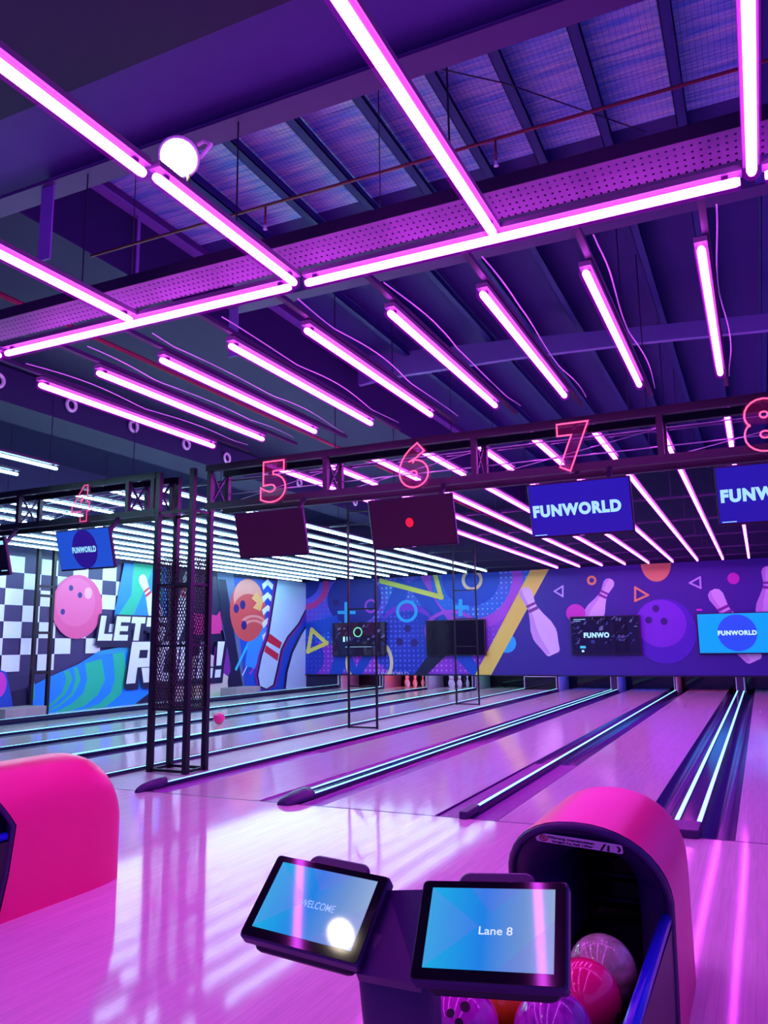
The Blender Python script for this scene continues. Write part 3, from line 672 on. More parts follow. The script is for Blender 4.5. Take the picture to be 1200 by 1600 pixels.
# upper green panel with pin
B.poly([(192, 880), (258, 886), (258, 962), (176, 962)], i_azure)
B.poly([(207, 880), (238, 884), (222, 925), (206, 962), (182, 962), (203, 930)], i_green); B.poly([(246, 885), (252, 886), (250, 962), (230, 962), (240, 930)], i_green)
B.pinshape((218, 899), (252, 985), i_white, i_red, .95)
B.pinshape((300, 895), (268, 1012), i_white, i_red, .9)
B.poly([(270, 905), (320, 912), (320, 925), (268, 918)], i_rose); B.poly([(275, 950), (345, 955), (345, 985), (275, 985)], i_rose); B.poly([(258, 886), (345, 893), (345, 950), (300, 1010), (262, 1000)], i_navy)
B.pinshape((292, 893), (268, 1005), i_white, i_red, .8)
B.poly([(300, 958), (342, 962), (342, 990), (300, 992)], i_rose)
# pink ball
B.ell(119, 948, 38, 50, i_pink); B.ell(116, 941, 30, 38, ink('pink_mid', 240, 104, 162)); B.ell(135, 927, 6, 9, i_pinkl)
for x, y in ((108, 919), (122, 930), (95, 956)): B.ell(x, y, 3.4, 4.6, i_hole)
# sandy panel, slanted bar and speeding ball
B.poly([(262, 1035), (320, 1020), (345, 1030), (368, 1092), (262, 1104)], i_sand); B.poly([(275, 1095), (325, 1045), (340, 1050), (300, 1098)], i_tan); B.poly([(333, 1010), (355, 1010), (358, 1060), (330, 1040)], i_purp)
B.poly([(340, 900), (478, 912), (478, 1075), (372, 1090)], i_blue)
B.poly([(336, 895), (362, 897), (380, 1085), (366, 1088), (345, 980)], i_panel)
B.poly([(338, 905), (350, 906), (378, 1085), (366, 1088), (342, 960)], i_navy); B.ell(361, 1065, 8, 18, i_navy)
B.line([(366, 1045), (395, 985)], .10, i_cy); B.line([(376, 1055), (400, 1005)], .05, i_white); B.line([(388, 1052), (410, 1020)], .06, i_mag)
B.poly([(385, 1000), (412, 975), (416, 990), (395, 1045), (380, 1040)], i_sky)
B.ell(385, 953, 27, 49, i_brick); B.ell(385, 935, 22, 30, i_salmon); B.ell(386, 958, 24, 30, i_brick)
B.poly([(390, 935), (398, 925), (408, 940), (404, 955), (392, 950), (398, 942)], i_amber); B.ring(394, 975, 20, 14, .72, i_salmon, 20, 160); B.ring(394, 982, 18, 14, .72, i_salmon, 20, 160)
for x, y in ((366, 951), (376, 945), (378, 977)): B.ell(x, y, 4.2, 7, i_hole)
for k_ in range(5):
    y = 905+k_*20; B.poly([(406, y+8), (415, y), (424, y+9), (422, y+17), (415, y+9), (408, y+17)], i_white)
# big outlined pin and its neighbour
outl = [(430, 905), (477, 911), (476, 950), (463, 975), (446, 995), (436, 1015), (430, 1045), (424, 1070), (413, 1077), (402, 1072), (399, 1055), (405, 1025), (416, 992), (421, 960)]
def grow(pts, d):
    cx = sum(p[0] for p in pts)/len(pts); out = []
    for i in range(len(pts)):
        a = Vector(pts[i-1]); b = Vector(pts[(i+1) % len(pts)]); t_ = (b-a).normalized(); out.append((pts[i][0]+t_.y*d, pts[i][1]-t_.x*d))
    return out
B.poly(grow(outl, 4.6), i_purp); B.poly(grow(outl, 1.6), i_navy); B.poly(grow(outl, -1.0), i_ice)
B.poly([(418, 990), (437, 1004), (434, 1014), (413, 1002)], i_red); B.poly([(412, 1008), (432, 1022), (430, 1033), (409, 1018)], i_red)
nb = [(478, 972), (466, 990), (452, 1018), (443, 1050), (440, 1080), (478, 1076)]
B.poly(nb, i_navy); B.poly([(478, 976), (468, 992), (454, 1020), (446, 1050), (443, 1079), (478, 1076)], i_ice)
mural_left = B.build('wall_mural', 'printed side-wall mural with chequers, pink ball and bold slogan lettering')
# heavy slanted block letters: quads on a unit square, (relative width, rectangles or quads)
BLOCK = {'L': (.85, [(0, 0, .38, 1), (.38, 0, 1, .27)]), 'E': (.88, [(0, 0, .36, 1), (.36, 0, 1, .24), (.36, .39, .92, .61), (.36, .76, 1, 1)]),
         'T': (.90, [(0, .73, 1, 1), (.30, 0, .70, .73)]), "'": (.34, [(.05, .60, .95, 1)]),
         'S': (.95, [(0, .78, 1, 1), (0, .61, .38, .78), (0, .40, 1, .61), (.62, .22, 1, .40), (0, 0, 1, .22)]),
         'R': (1.12, [(0, 0, .34, 1), (.34, .80, .96, 1), (.66, .60, 1, .80), (.34, .38, .96, .60), ((.50, .36), (.88, .36), (1.04, 0), (.66, 0))]),
         'O': (.98, [(0, .08, .35, .92), (.65, .08, 1, .92), (.10, .78, .90, .92), (.10, .08, .90, .22), (.06, .92, .94, 1), (.06, 0, .94, .08)]),
         '!': (.40, [((0, 1), (1, 1), (.85, .33), (.15, .33)), (.10, 0, .90, .22)])}
def slogan(word, TL, BR, shear):
    a = B.pt(*TL); b = B.pt(*BR); y0, y1 = a[1], b[1]; z1, z0 = a[2], b[2]; H = z1-z0
    tot = sum(BLOCK[c][0] for c in word)+.10*(len(word)-1); u = (y1-y0)/tot
    base = X_WALL+B.step*B.k+.004
    for nm, m, gr, dy, dz, dx in (('letter_shadow', i_navy, .075, .03, -.03, 0), ('letter_shadow', i_navy, .06, .09, -.10, .004), ('lettering', i_white, 0, 0, 0, .014)):
        q = MB(); x = 0; n = 0
        for ch in word:
            wd, parts = BLOCK[ch]
            for pr in parts:
                pts = [(pr[0], pr[1]), (pr[2], pr[1]), (pr[2], pr[3]), (pr[0], pr[3])] if not isinstance(pr[0], tuple) else list(pr)
                cy = sum(p[0] for p in pts)/4; cz = sum(p[1] for p in pts)/4; n += 1
                vs = []
                for py_, pz_ in pts:
                    yy = y0+(x+py_*wd)*u+(gr if py_ > cy else -gr)+dy; zz = z0+pz_*H+(gr if pz_ > cz else -gr)+dz
                    vs.append((base+dx+n*.0001, yy+shear*(zz-z0-H/2)*.5, zz))
                q.add(vs, [(0, 1, 2, 3)])
            x += wd+.10
        q.build(nm, m, mural_left)
slogan("LET'S", (151, 962), (253, 1001), .3)
slogan("ROLL!", (198, 1003), (343, 1058), .3)

# ------------------------------------------------------------------ wall screens under the mural shapes
m_txt = glow('screen_white', srgb(170, 235, 255), 1.0); m_off = mat('screen_off', (.012, .008, .02), .08)
def wall_tv(x0, x1, label, draw):
    t = thing('wall_television', label, 'television', ((x0+x1)/2, Y_WALL-.1, 1.6))
    MB().box(x0, x1, Y_WALL-.16, Y_WALL-.06, 1.03, 2.155).build('housing', m_blackplastic, t)
    draw(t, x0, x1, Y_WALL-.162); return t
def flat(t, name, m, x0, x1, y, z0, z1): return MB().box(x0, x1, y-.002, y, z0, z1).build(name, m, t)
def disc(t, name, m, x, y, z, rx, rz, n=36): return MB().add([(x+rx*math.cos(2*math.pi*k/n), y, z+rz*math.sin(2*math.pi*k/n)) for k in range(n)], [tuple(range(n))]).build(name, m, t)
def blobs(t, x0, x1, y, seed, n=60):
    rnd = random.Random(seed); q = MB()
    for i in range(n):
        x = x0+.06+rnd.random()*(x1-x0-.12); z = 1.35+rnd.random()*.74; a = rnd.random()*.06+.015; b = rnd.random()*.05+.01; ph = rnd.random()*3
        q.m = rnd.randrange(3)
        q.add([(x+a*math.cos(k*math.pi/4)*(1+.4*math.sin(k*3+ph)), y-.001-.0002*i, z+b*math.sin(k*math.pi/4+ph)) for k in range(8)], [tuple(range(8))])
    q.build('picture', [glow('picture_dim', srgb(60, 50, 110), .9), glow('picture_blue', srgb(30, 44, 120), .9), glow('picture_violet', srgb(80, 84, 130), .9)], t)
def tv_a(t, x0, x1, y):
    flat(t, 'screen', screen_grad('screen_dark_a', [(0, srgb(22, 14, 50)), (1, srgb(30, 28, 90))], 0, -1, 1, .9), x0+.03, x1-.03, y, 1.06, 2.13)
    blobs(t, x0, x1, y-.004, 3, 46)
    q = MB(); q.torus((x0+.98, y-.02, 1.83), (0, 1, 0), .15, .018, 20, 6); q.build('green_emblem', glow('emblem_green', srgb(130, 230, 170), .8), t)
    q = MB(); add_text(q, 'U', frame((x0+.62, y-.022, 1.60), (1, 0, 0), (0, 0, 1)), .13, .17, bold=.06); q.box(x0+.42, x0+.49, y-.024, y-.02, 1.515, 1.685)
    q.box(x0+.5, x0+1.5, y-.024, y-.02, 1.335, 1.345); q.build('picture_lettering', m_txt, t)
def tv_b(t, x0, x1, y): flat(t, 'screen', m_off, x0+.03, x1-.03, y, 1.06, 2.13)
def tv_c(t, x0, x1, y):
    flat(t, 'screen', screen_grad('screen_dark_c', [(0, srgb(18, 8, 44)), (.5, srgb(12, 22, 70)), (1, srgb(26, 10, 54))], 0, -1, 1, .9), x0+.03, x1-.03, y, 1.06, 2.13)
    blobs(t, x0, x1, y-.004, 11, 60)
    q = MB(); add_text(q, 'FUNWO', frame((x0+.75, y-.022, 1.60), (1, 0, 0), (0, 0, 1)), .74, .155, bold=.05, space=1.14)
    q.box(x0+.1, x0+.45, y-.022, y-.02, 2.06, 2.075).box(x0+.1, x0+.3, y-.022, y-.02, 2.01, 2.02); q.build('picture_lettering', m_txt, t)
    q = MB(); q.box(x0+.26, x0+.42, y-.022, y-.02, 1.22, 1.29); q.build('status_badge', glow('badge_cyan', srgb(60, 190, 245), 1.0), t)
    q = MB(); q.box(x0+.3, x0+.37, y-.022, y-.02, 1.11, 1.17); q.build('status_marks', m_txt, t)
def tv_d(t, x0, x1, y):
    flat(t, 'screen', glow('screen_cyan', srgb(14, 150, 235), 1.0, .1), x0+.03, x1-.03, y, 1.06, 2.13)
    disc(t, 'round_emblem', glow('emblem_blue', srgb(20, 70, 205), 1.0), (x0+x1)/2+.02, y-.006, 1.6, .50, .50)
    q = MB(); add_text(q, 'FUNWORLD', frame(((x0+x1)/2+.02, y-.012, 1.6), (1, 0, 0), (0, 0, 1)), .98, .13, bold=.05, space=1.14); q.build('emblem_lettering', glow('emblem_text', srgb(190, 245, 255), 1.0), t)
wall_tv(-13.26, -11.27, 'wall television with a dark picture and a green emblem', tv_a)
wall_tv(-9.81, -7.82, 'switched-off black wall television behind the far ladder frame', tv_b)
wall_tv(-5.14, -3.14, 'wall television with dark picture and partial pale lettering beside the violet ball', tv_c)
wall_tv(-1.61, .39, 'bright cyan wall television with a blue disc', tv_d)

# ------------------------------------------------------------------ truss, tower and ladder frames
def truss(name, x0, x1, label, posts, wires):
    t = thing(name, label, 'truss', ((x0+x1)/2, 7.55, 2.98))
    for y in (7.38, 7.72):
        for z in (3.02, 3.47):
            MB().bar((x0, y, z), (x1, y, z), .06, .075).build('chord', m_truss, t)
    for x in posts:
        for y in (7.38, 7.72): MB().bar((x, y, 3.02), (x, y, 3.47), .055).build('upright', m_truss, t)
        MB().bar((x, 7.38, 3.02), (x, 7.72, 3.47), .02).bar((x, 7.38, 3.47), (x, 7.72, 3.02), .02).build('lacing', m_rail, t)
    for i, (a, b) in enumerate(zip(posts[:-1], posts[1:])):
        q = MB().tube([(a, 7.72, 3.10), (b, 7.72, 3.40)], .005, 5)
        q.build('tension_wire', m_wire, t)
    for y, z in ((7.74, 3.40), (7.74, 3.22), (7.74, 3.07)):
        MB().tube([(x0, y, z), (x1, y, z)], .007, 5).build('tension_wire', m_wire, t)
    return t
truss('roof_truss', -5.75, 2.2, 'dark box truss carrying the number signs right of the tower', [-5.7, -4.15, -2.45, -.68, 1.0], 1)
truss('roof_truss', -11.5, -6.5, 'dark box truss left of the tower below the white lights', [-11.0, -8.85, -6.95, -6.55], 1)
def expanded(mb, O, U, V, w_, h_, pitch=.040, slope=1.9, th=.0085):
    """diamond mesh panel: two families of slanted bars clipped to w x h"""
    for s in (1, -1):
        n = int((w_*slope+h_)/(pitch*slope))+1
        for i in range(-1, n+1):
            c = i*pitch*slope-(0 if s < 0 else w_*slope)
            # line v = c + s*slope*u  (s=+1), or v = c - slope*u shifted
            if s > 0: f = lambda u: c+slope*u
            else: f = lambda u: c-slope*u
            us = sorted([max(0, min(w_, ((0 if k == 0 else h_)-c)/(s*slope))) for k in (0, 1)])
            u0, u1 = us
            if u1-u0 < .004: continue
            mb.bar(O+U*u0+V*f(u0), O+U*u1+V*f(u1), th, .004)
t = thing('lattice_tower', 'black four-legged lattice tower with mesh panels standing in the aisle', 'tower', (-6.2, 7.55, 0))
XL, XR, YF, YB = -6.46, -5.95, 7.38, 7.72
for x in (XL, XR):
    for y in (YF, YB): MB().bar((x, y, 0), (x, y, 3.5), .062).build('leg', m_truss, t)
for z in (.025, .70, 1.42, 2.13, 3.0):
    q = MB()
    for y in (YF, YB): q.bar((XL, y, z), (XR, y, z), .03)
    for x in (XL, XR): q.bar((x, YF, z), (x, YB, z), .03)
    q.build('ring_brace', m_truss, t)
for O, U, wd in ((Vector((XL, YF, .70)), Vector((1, 0, 0)), XR-XL), (Vector((XL, YB, .70)), Vector((1, 0, 0)), XR-XL), (Vector((XR, YF, .70)), Vector((0, 1, 0)), YB-YF), (Vector((XL, YF, .70)), Vector((0, 1, 0)), YB-YF)):
    q = MB(); expanded(q, O, U, Vector((0, 0, 1)), wd, 1.76); q.build('mesh_panel', m_truss, t)
def ladder(y, xa, xb, top, rungs, label, th=.032, along='x'):
    t = thing('ladder_frame', label, 'ladder frame', ((xa+xb)/2, y, 0))
    P = (lambda x, z: (x, y, z)) if along == 'x' else (lambda x, z: (y, x, z))
    if along != 'x': t.location = (y, (xa+xb)/2, 0)
    for x in (xa, xb): MB().bar(P(x, 0), P(x, top), th).build('post', m_truss, t)
    for z in rungs: MB().bar(P(xa, z), P(xb, z), th*.8).build('rung', m_truss, t)
ladder(12.4, -6.52, -5.985, 3.9, (.02, .70, 1.40, 2.02, 3.75), 'black ladder frame in the aisle nearer the tower')
ladder(17.85, -6.55, -6.0, 3.9, (.02, 1.34, 1.98, 2.65, 3.6), 'thin black ladder frame in the aisle near the pin pits')
ladder(-14.1, 12.35, 12.78, 3.6, (.9, 1.75, 2.55, 2.75), 'black ladder frame against the chequered side wall', .07, 'y')
for y0, y1, lab in ((11.2, 12.2, 'low grey wooden box at the foot of the chequered wall'), (18.8, 20.0, 'low grey wooden box below the red ball picture')):
    q = MB().rbox(-14.0, -13.45, y0, y1, 0.001, .25, .015)
    tag(q.build('wooden_box', bpy.data.materials.get('box_boards') or wood('box_boards', (.42, .36, .38), (.36, .31, .34), .5, .12, .9)), lab, 'box')

# ------------------------------------------------------------------ hanging televisions and number signs
m_tvblue = glow('screen_blue', srgb(26, 20, 140), 1.0, .12); m_tvmar = glow('screen_maroon', srgb(40, 6, 36), .9, .1)
m_pale = glow('screen_pale_text', srgb(150, 225, 250), 1.0)
def hang_tv(x0, x1, label, screen, extra):
    tilt = R(15); wd = x1-x0; h = .50; c = Vector(((x0+x1)/2, 7.06, 2.58))
    t = thing('hanging_television', label, 'television', c)
    X = frame(c, (1, 0, 0), (0, -math.sin(tilt), math.cos(tilt)))   # local z towards the viewer
    MB().rbox(-wd/2, wd/2, -h/2, h/2, -.045, 0, .012, X).build('housing', m_blackplastic, t)
    s = MB().box(-wd/2+.012, wd/2-.012, -h/2+.022, h/2-.012, .0, .0015).build('screen', screen, t, None); s.matrix_local = Matrix.Translation(-c) @ X
    MB().box(-.02, .02, -h/2+.006, -h/2+.012, .001, .003, X).build('maker_mark', m_white, t)
    MB().bar(X @ Vector((.24, .05, -.05)), (c.x+.24, 7.35, 2.985), .04).box(.16, .32, -.1, .1, -.06, -.045, X).build('bracket', m_black, t)
    if extra: extra(t, X, wd, h)
    return t
def ex_logo(t, X, wd, h):
    q = MB(); add_text(q, 'FUNWORLD', X @ Matrix.Translation((-.03, .0, .004)), wd*.86, .112, bold=.06, space=1.16); q.build('screen_lettering', m_pale, t)
    q = MB().box(-wd/2+.03, -wd/2+.14, -h/2+.03, -h/2+.036, .002, .004, X); q.build('small_print', m_pale, t)
def ex_circle(t, X, wd, h):
    q = MB(); q.add([X @ Vector((.01+.20*math.cos(2*math.pi*k/40), .005+.235*math.sin(2*math.pi*k/40), .003)) for k in range(40)], [tuple(range(40))]); q.build('round_emblem', glow('emblem_indigo', srgb(34, 14, 120), 1.0), t)
    q = MB(); add_text(q, 'FUNWORLD', X @ Matrix.Translation((.0, .0, .006)), .38, .075, bold=.05, space=1.16); q.build('screen_lettering', m_pale, t)
def ex_red(t, X, wd, h):
    q = MB(); q.add([X @ Vector((-.02+.042*math.cos(2*math.pi*k/32), .0+.047*math.sin(2*math.pi*k/32), .003)) for k in range(32)], [tuple(range(32))]); q.build('red_dot', glow('dot_red', srgb(205, 24, 46), 1.0), t)
def ex_ui(t, X, wd, h):
    q = MB().box(wd/2-.16, wd/2-.03, h/2-.10, h/2-.05, .002, .004, X).box(wd/2-.14, wd/2-.03, -h/2+.06, -h/2+.07, .002, .004, X); q.build('menu_marks', m_pale, t)
hang_tv(-9.50, -8.63, 'dark hanging television cut off by the left edge', mat('screen_black', (.01, .008, .02), .08), ex_ui)
hang_tv(-7.74, -6.87, 'blue hanging television with a dark round emblem below the number 4', glow('screen_azure', srgb(30, 76, 180), 1.0, .12), ex_circle)
hang_tv(-5.08, -4.22, 'plain maroon hanging television below the number 5', m_tvmar, None)
hang_tv(-3.46, -2.56, 'maroon hanging television with a red dot below the number 6', m_tvmar, ex_red)
hang_tv(-1.83, -.92, 'blue hanging television with pale lettering below the number 7', m_tvblue, ex_logo)
hang_tv(-.245, .665, 'blue hanging television with pale lettering cut by the right edge', m_tvblue, ex_logo)
m_acryl = clear('clear_acrylic', (.25, .05, .12), .16)
def number_sign(dig, x0, x1, label, m):
    t = thing('number_sign', label, 'neon sign', ((x0+x1)/2, 7.2, 2.93)); h = .47
    X = frame(((x0+x1)/2, 7.2, 3.185), (1, 0, 0), (0, 0, 1))
    q = MB(); vs, fs, asp = text_mesh(dig, bold=.055, outline=.0125)
    q.add([X @ Vector((v.x/asp*(x1-x0), v.y*h, v.z*h)) for v in vs], fs, True); q.build('neon_outline', m, t)
    q = MB(); add_text(q, dig, X @ Matrix.Translation((0, 0, -.022)), (x1-x0)+.03, h+.03, bold=.075, ext=.006); q.build('acrylic_backing', m_acryl, t)
    MB().bar(((x0+x1)/2, 7.215, 2.93), ((x0+x1)/2, 7.38, 2.99), .018).bar(((x0+x1)/2, 7.23, 3.36), ((x0+x1)/2, 7.38, 3.44), .018).build('bracket', m_black, t)
number_sign('4', -7.70, -7.40, 'dim pink neon figure four on the left truss', glow('dim_neon', (1.0, .08, .28), .8))
number_sign('5', -4.88, -4.545, 'red neon figure five on the truss beside the tower', m_neon)
number_sign('6', -3.20, -2.87, 'red neon figure six on the truss', m_neon)
number_sign('7', -1.58, -1.275, 'red neon figure seven on the truss', m_neon)
number_sign('8', .005, .335, 'red neon figure eight at the right edge', m_neon)

# ------------------------------------------------------------------ ball returns
def arch(a, zt, n=20, p=2.2, zf=.0):
    """arch outline from left foot over the top to the right foot: half width a, crown zt"""
    zs = zt-a*.98; out = [(-a, zf), (-a, zf+(zs-zf)*.5)]
    for k in range(n+1):
        th = math.pi-math.pi*k/n; c_, s_ = math.cos(th), math.sin(th)
        out.append((a*math.copysign(abs(c_)**(2/p), c_), zs+a*.98*abs(s_)**(2/p)))
    return out+[(a, zf+(zs-zf)*.5), (a, zf)]
def front_y(z): return 3.10+.10*z/.45 if z < .45 else 3.20-.23*(z-.45)/.32
m_fascia = mat('fascia_plastic', srgb(60, 34, 88), .4)
def ball_return(cx, label):
    t = thing('ball_return', label, 'ball return', (cx, 3.2, 0))
    rings = []; base = arch(.30, .768)
    rings.append([Vector((cx+x, front_y(z), z)) for x, z in base])
    rings.append([Vector((cx+x, 3.45, z)) for x, z in base])
    for k in range(0, 11):
        th = math.pi/2*k/10; d = 1-math.cos(th)
        pr = arch(.30-.09*d, .768-.285*d)
        rings.append([Vector((cx+x, 3.70+.33*math.sin(th), z)) for x, z in pr])
    q = MB(); q.loft(rings, closed=False)
    o = len(q.v)-len(rings[0]); q.f.append([o+i for i in range(len(rings[0]))]); q.mi.append(0); q.sm.append(False)
    q.build('hood_shell', m_pink, t)
    # dark front fascia with arched mouth
    outer = arch(.288, .755); inner = arch(.145, .655, zf=.22)
    q = MB(); n = len(outer)
    ro = [Vector((cx+x, front_y(z)+.004, z)) for x, z in outer]; ri = [Vector((cx+.03+x, front_y(z)+.055, z)) for x, z in inner]
    rm = [Vector((cx+x*1.0, front_y(z)-.012, z)) for x, z in arch(.268, .735)]
    rd = [v+Vector((0, .55, -.02)) for v in ri]
    q.loft([ro, rm, ri, rd], closed=False); q.build('front_fascia', m_fascia, t)
    q = MB(); q.tube([Vector((cx+x, front_y(z)-.012, z)) for x, z in arch(.284, .751)], .016, 8); q.build('rim', m_purpleplastic, t)
    MB().box(cx-.13, cx+.19, 3.78, 3.80, .1, .68).build('lift_plate', m_glossblack, t)
    for z in (.33, .43, .53): MB().tube([(cx-.1, 3.62, z), (cx+.17, 3.62, z)], .014, 8).build('lift_roller', m_black, t)
    # rack in front of the mouth
    MB().box(cx-.335, cx-.30, 1.85, 3.04, 0, .40).build('rack_side', m_purpleplastic, t); MB().box(cx+.255, cx+.29, 1.85, 3.16, 0, .40).build('rack_side', m_blackplastic, t)
    MB().box(cx-.255, cx+.255, 1.85, 3.62, .20, .242).box(cx-.30, cx-.255, 1.85, 3.04, .20, .242).build('rack_bed', m_blackplastic, t); MB().box(cx-.30, cx+.30, 1.80, 1.85, 0, .36).build('rack_front', m_purpleplastic, t)
    for s in (-1, 1):
        MB().tube([(cx+(.27 if s > 0 else -.318), 1.85, .40), (cx+(.27 if s > 0 else -.318), 3.14 if s > 0 else 3.04, .425)], .022, 10).build('blue_rail', m_bluerail, t)
    return t
ball_return(-.66, 'hot pink ball return with dark arched mouth at lower right')
ball_return(-3.98, 'hot pink ball return hood cut off by the left edge')
# warning sticker on the near hood
zc = .690; yc = front_y(zc)
sl = Vector((0, front_y(.70)-front_y(.64), .06)).normalized()
X = frame((-.655, yc-.022, zc), (1, 0, -.06), sl)
t = thing('warning_sticker', 'pale warning sticker above the mouth of the near ball return', 'sticker', (-.655, yc, zc))
MB().rbox(-.155, .155, -.022, .022, -.001, .001, .008, X).build('label_face', mat('sticker_pink', srgb(252, 235, 245), .4), t)
q = MB(); add_text(q, 'Dilarang memasukkan', X @ Matrix.Translation((-.025, .008, .0022)), .165, .016, bold=.03); add_text(q, 'tangan ke ball Lifter', X @ Matrix.Translation((-.022, -.010, .0022)), .15, .016, bold=.03); q.build('lettering', m_blackplastic, t)
q = MB(); q.torus(X @ Vector((-.125, 0, .002)), X.col[2].xyz, .013, .0022, 20, 6); q.bar(X @ Vector((-.134, .008, .002)), X @ Vector((-.116, -.008, .002)), .003); q.build('prohibition_ring', m_pinred, t)
q = MB(); q.add([X @ Vector((-.125+.005*math.cos(k*.785), .006*math.sin(k*.785), .0016)) for k in range(8)], [tuple(range(8))])
q.add([X @ Vector(p) for p in ((.075, -.018, .002), (.083, -.018, .002), (.10, .016, .002), (.092, .016, .002))], [(0, 1, 2, 3)]); q.add([X @ Vector(p) for p in ((.10, -.018, .002), (.108, -.018, .002), (.112, .012, .002), (.104, .012, .002))], [(0, 1, 2, 3)])
q.add([X @ Vector((.135+.014*math.cos(a*.3-1.2), .016*math.sin(a*.3-1.2), .002)) for a in range(9)]+[X @ Vector((.128+.012*math.cos(a*.3-1.2), .013*math.sin(a*.3-1.2), .002)) for a in range(8, -1, -1)], [tuple(range(18))]); q.build('pictogram', m_blackplastic, t)

# balls resting in the near rack
m_hole = mat('ball_hole', (.01, .006, .012), .6)
def ball(c, m, label, holes):
    c = Vector(c); t = thing('bowling_ball', label, 'bowling ball', c, 'bowling balls in the near rack')
    s = MB().sphere(c, .108, 40).build('ball_body', m, t, None); s.location = (0, 0, 0)
    for v in s.data.vertices: v.co -= c
    hd = Vector(holes).normalized(); u = hd.orthogonal().normalized(); v_ = hd.cross(u)
    for a, b, r in ((.20, .15, .0115), (.20, -.15, .0115), (-.18, 0, .014)):
        d = (hd+u*a+v_*b).normalized(); X = frame(c+d*.1066, d.orthogonal(), d.cross(d.orthogonal()))
        MB().lathe([(r*.9, -.02), (r, .0006), (r, .0014), (r*.92, .0016)], 16, X).build('finger_hole', m_hole, t)
ZB = .352
ball((-.553, 2.80, ZB), marble('grey_swirl', [srgb(130, 150, 110), srgb(185, 205, 160), srgb(225, 235, 205)], 6), 'grey marbled bowling ball nearest the mouth of the rack', (0, -.2, -1))
ball((-.566, 2.575, ZB), mat('hot_pink_ball', srgb(250, 40, 120), .12, coat=.5), 'hot pink bowling ball beside the right-hand screen', (.9, -.35, -.45))
ball((-.60, 2.325, ZB), marble('purple_swirl', [srgb(120, 30, 140), srgb(190, 60, 190), srgb(230, 110, 210)], 7), 'purple swirled bowling ball at the bottom edge under the right-hand screen', (.3, .2, -1))
ball((-.80, 2.485, ZB), mat('orange_ball', srgb(255, 150, 20), .12, coat=.5), 'orange bowling ball half hidden behind the right-hand screen', (0, .3, -1))
ball((-.845, 2.262, ZB), marble('magenta_swirl', [srgb(150, 20, 150), srgb(215, 40, 190), srgb(235, 90, 210)], 6), 'magenta bowling ball with finger holes below the screen bracket', (.30, -.80, .75))

ball((-9.137, 12.245, .109), mat('lane_ball_pink', srgb(240, 40, 130), .12, coat=.5), 'pink bowling ball rolling on the pale lane right of the tower', (.3, .6, .6))

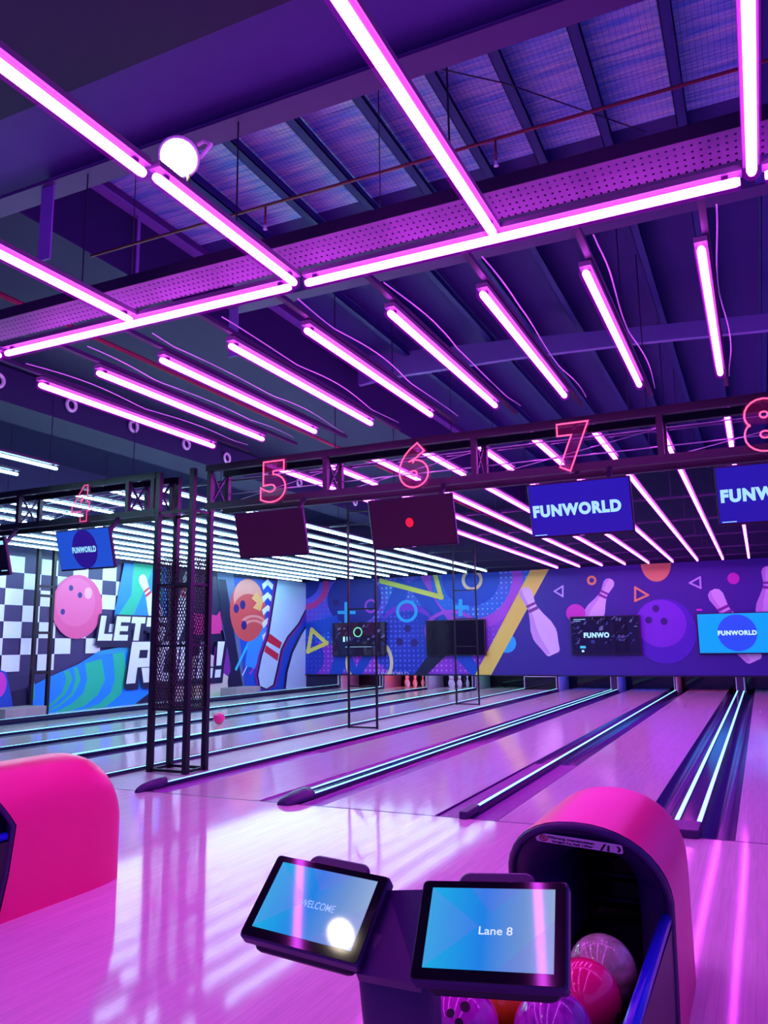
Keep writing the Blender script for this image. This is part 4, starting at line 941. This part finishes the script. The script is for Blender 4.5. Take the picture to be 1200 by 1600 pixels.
# ------------------------------------------------------------------ score console
def tilt_frame(c, yaw, tilt, roll):
    x = Vector((math.cos(yaw), math.sin(yaw), 0)); h = Vector((-math.sin(yaw), math.cos(yaw), 0)); y = h*math.cos(tilt)+Vector((0, 0, 1))*math.sin(tilt)
    return frame(c, x*math.cos(roll)+y*math.sin(roll), -x*math.sin(roll)+y*math.cos(roll))
con = thing('score_console', 'twin-screen score console on a violet pedestal before the near ball return', 'console', (-.70, 1.56, 0))
m_disp = screen_grad('display_blue', [(0, srgb(24, 176, 232)), (.45, srgb(28, 130, 232)), (.75, srgb(110, 150, 215)), (1, srgb(150, 176, 220))], 0, -.12, .12, .95)  # grey right end is a reflection painted into the display gradient
m_facet = clear('display_facet', (.6, .8, 1), .14)
def tablet(X, word, wd, hh, pos, size):
    W, H = .281, .186
    b = MB().rbox(-W/2, W/2, -H/2, H/2, -.030, 0, .008, X).build('screen_body', m_purpleplastic, con)
    MB().rbox(-W/2+.003, W/2-.003, -H/2+.003, H/2-.003, 0, .0022, .008, X).build('bezel', m_glossblack, b)
    s = MB().box(-.1175, .1175, -.070, .076, .0023, .0029).build('display', m_disp, b)
    s.matrix_local = X
    q = MB(); add_text(q, word, X @ Matrix.Translation((pos[0], pos[1], .0034)), size[0], size[1], bold=.008); q.build('display_lettering', glow('display_text', srgb(215, 240, 255), .9) if word == 'Lane 8' else glow('display_text_dim', srgb(150, 190, 235), .9), b)
    q = MB()
    for tri in (((-.1175, -.07), (-.02, .006), (-.1175, .076)), ((.02, -.07), (.1175, .02), (.1175, -.07)), ((-.04, .076), (.0, .03), (.06, .076))):
        q.add([X @ Vector((a, b_, .0031)) for a, b_ in tri], [(0, 1, 2)])
    q.build('display_facets', m_facet, b)
    k = MB(); k.rbox(-.080, .072, H/2-.06, H/2+.034, -.044, -.030, .022, X, 5); k.build('card_tab', m_purpleplastic, con)
    MB().rbox(-.12, .125, -H/2-.004, H/2-.03, -.05, -.030, .02, X).build('back_cover', m_blackplastic, con)
XRt = tilt_frame((-.4875, 1.468, .8885), R(0.3), R(47), R(5.8)); XLt = tilt_frame((-.884, 1.524, .8675), R(2), R(44.2), R(-5.0))
tablet(XRt, 'Lane 8', 0, 0, (.012, -.002), (.062, .0145)); tablet(XLt, 'WELCOME', 0, 0, (.008, .0), (.082, .0155))
q = MB(); a0 = XLt @ Vector((.135, .075, -.022)); a1 = XRt @ Vector((-.135, .085, -.022)); b0 = XLt @ Vector((.13, -.095, -.026)); b1 = XRt @ Vector((-.13, -.088, -.026)); dn = Vector((0, .012, -.018))
q.add([a0, a1, b1, b0, a0+dn, a1+dn, b1+dn, b0+dn], [(0, 1, 2, 3), (7, 6, 5, 4), (0, 4, 5, 1), (1, 5, 6, 2), (2, 6, 7, 3), (3, 7, 4, 0)]); q.build('joining_plate', m_purpleplastic, con)
q = MB(); rings = []
for z, a, b_, yc_ in ((.0, .16, .12, 1.62), (.03, .16, .12, 1.62), (.05, .075, .06, 1.60), (.45, .07, .055, 1.58), (.70, .078, .055, 1.545), (.80, .085, .045, 1.53), (.835, .085, .035, 1.55)):
    rings.append([Vector((-.70+a*math.copysign(abs(math.cos(th))**.7, math.cos(th)), yc_+b_*math.copysign(abs(math.sin(th))**.7, math.sin(th)), z)) for th in [2*math.pi*k/24 for k in range(24)]])
q.loft(rings, caps=True); q.build('pedestal', m_purpleplastic, con)
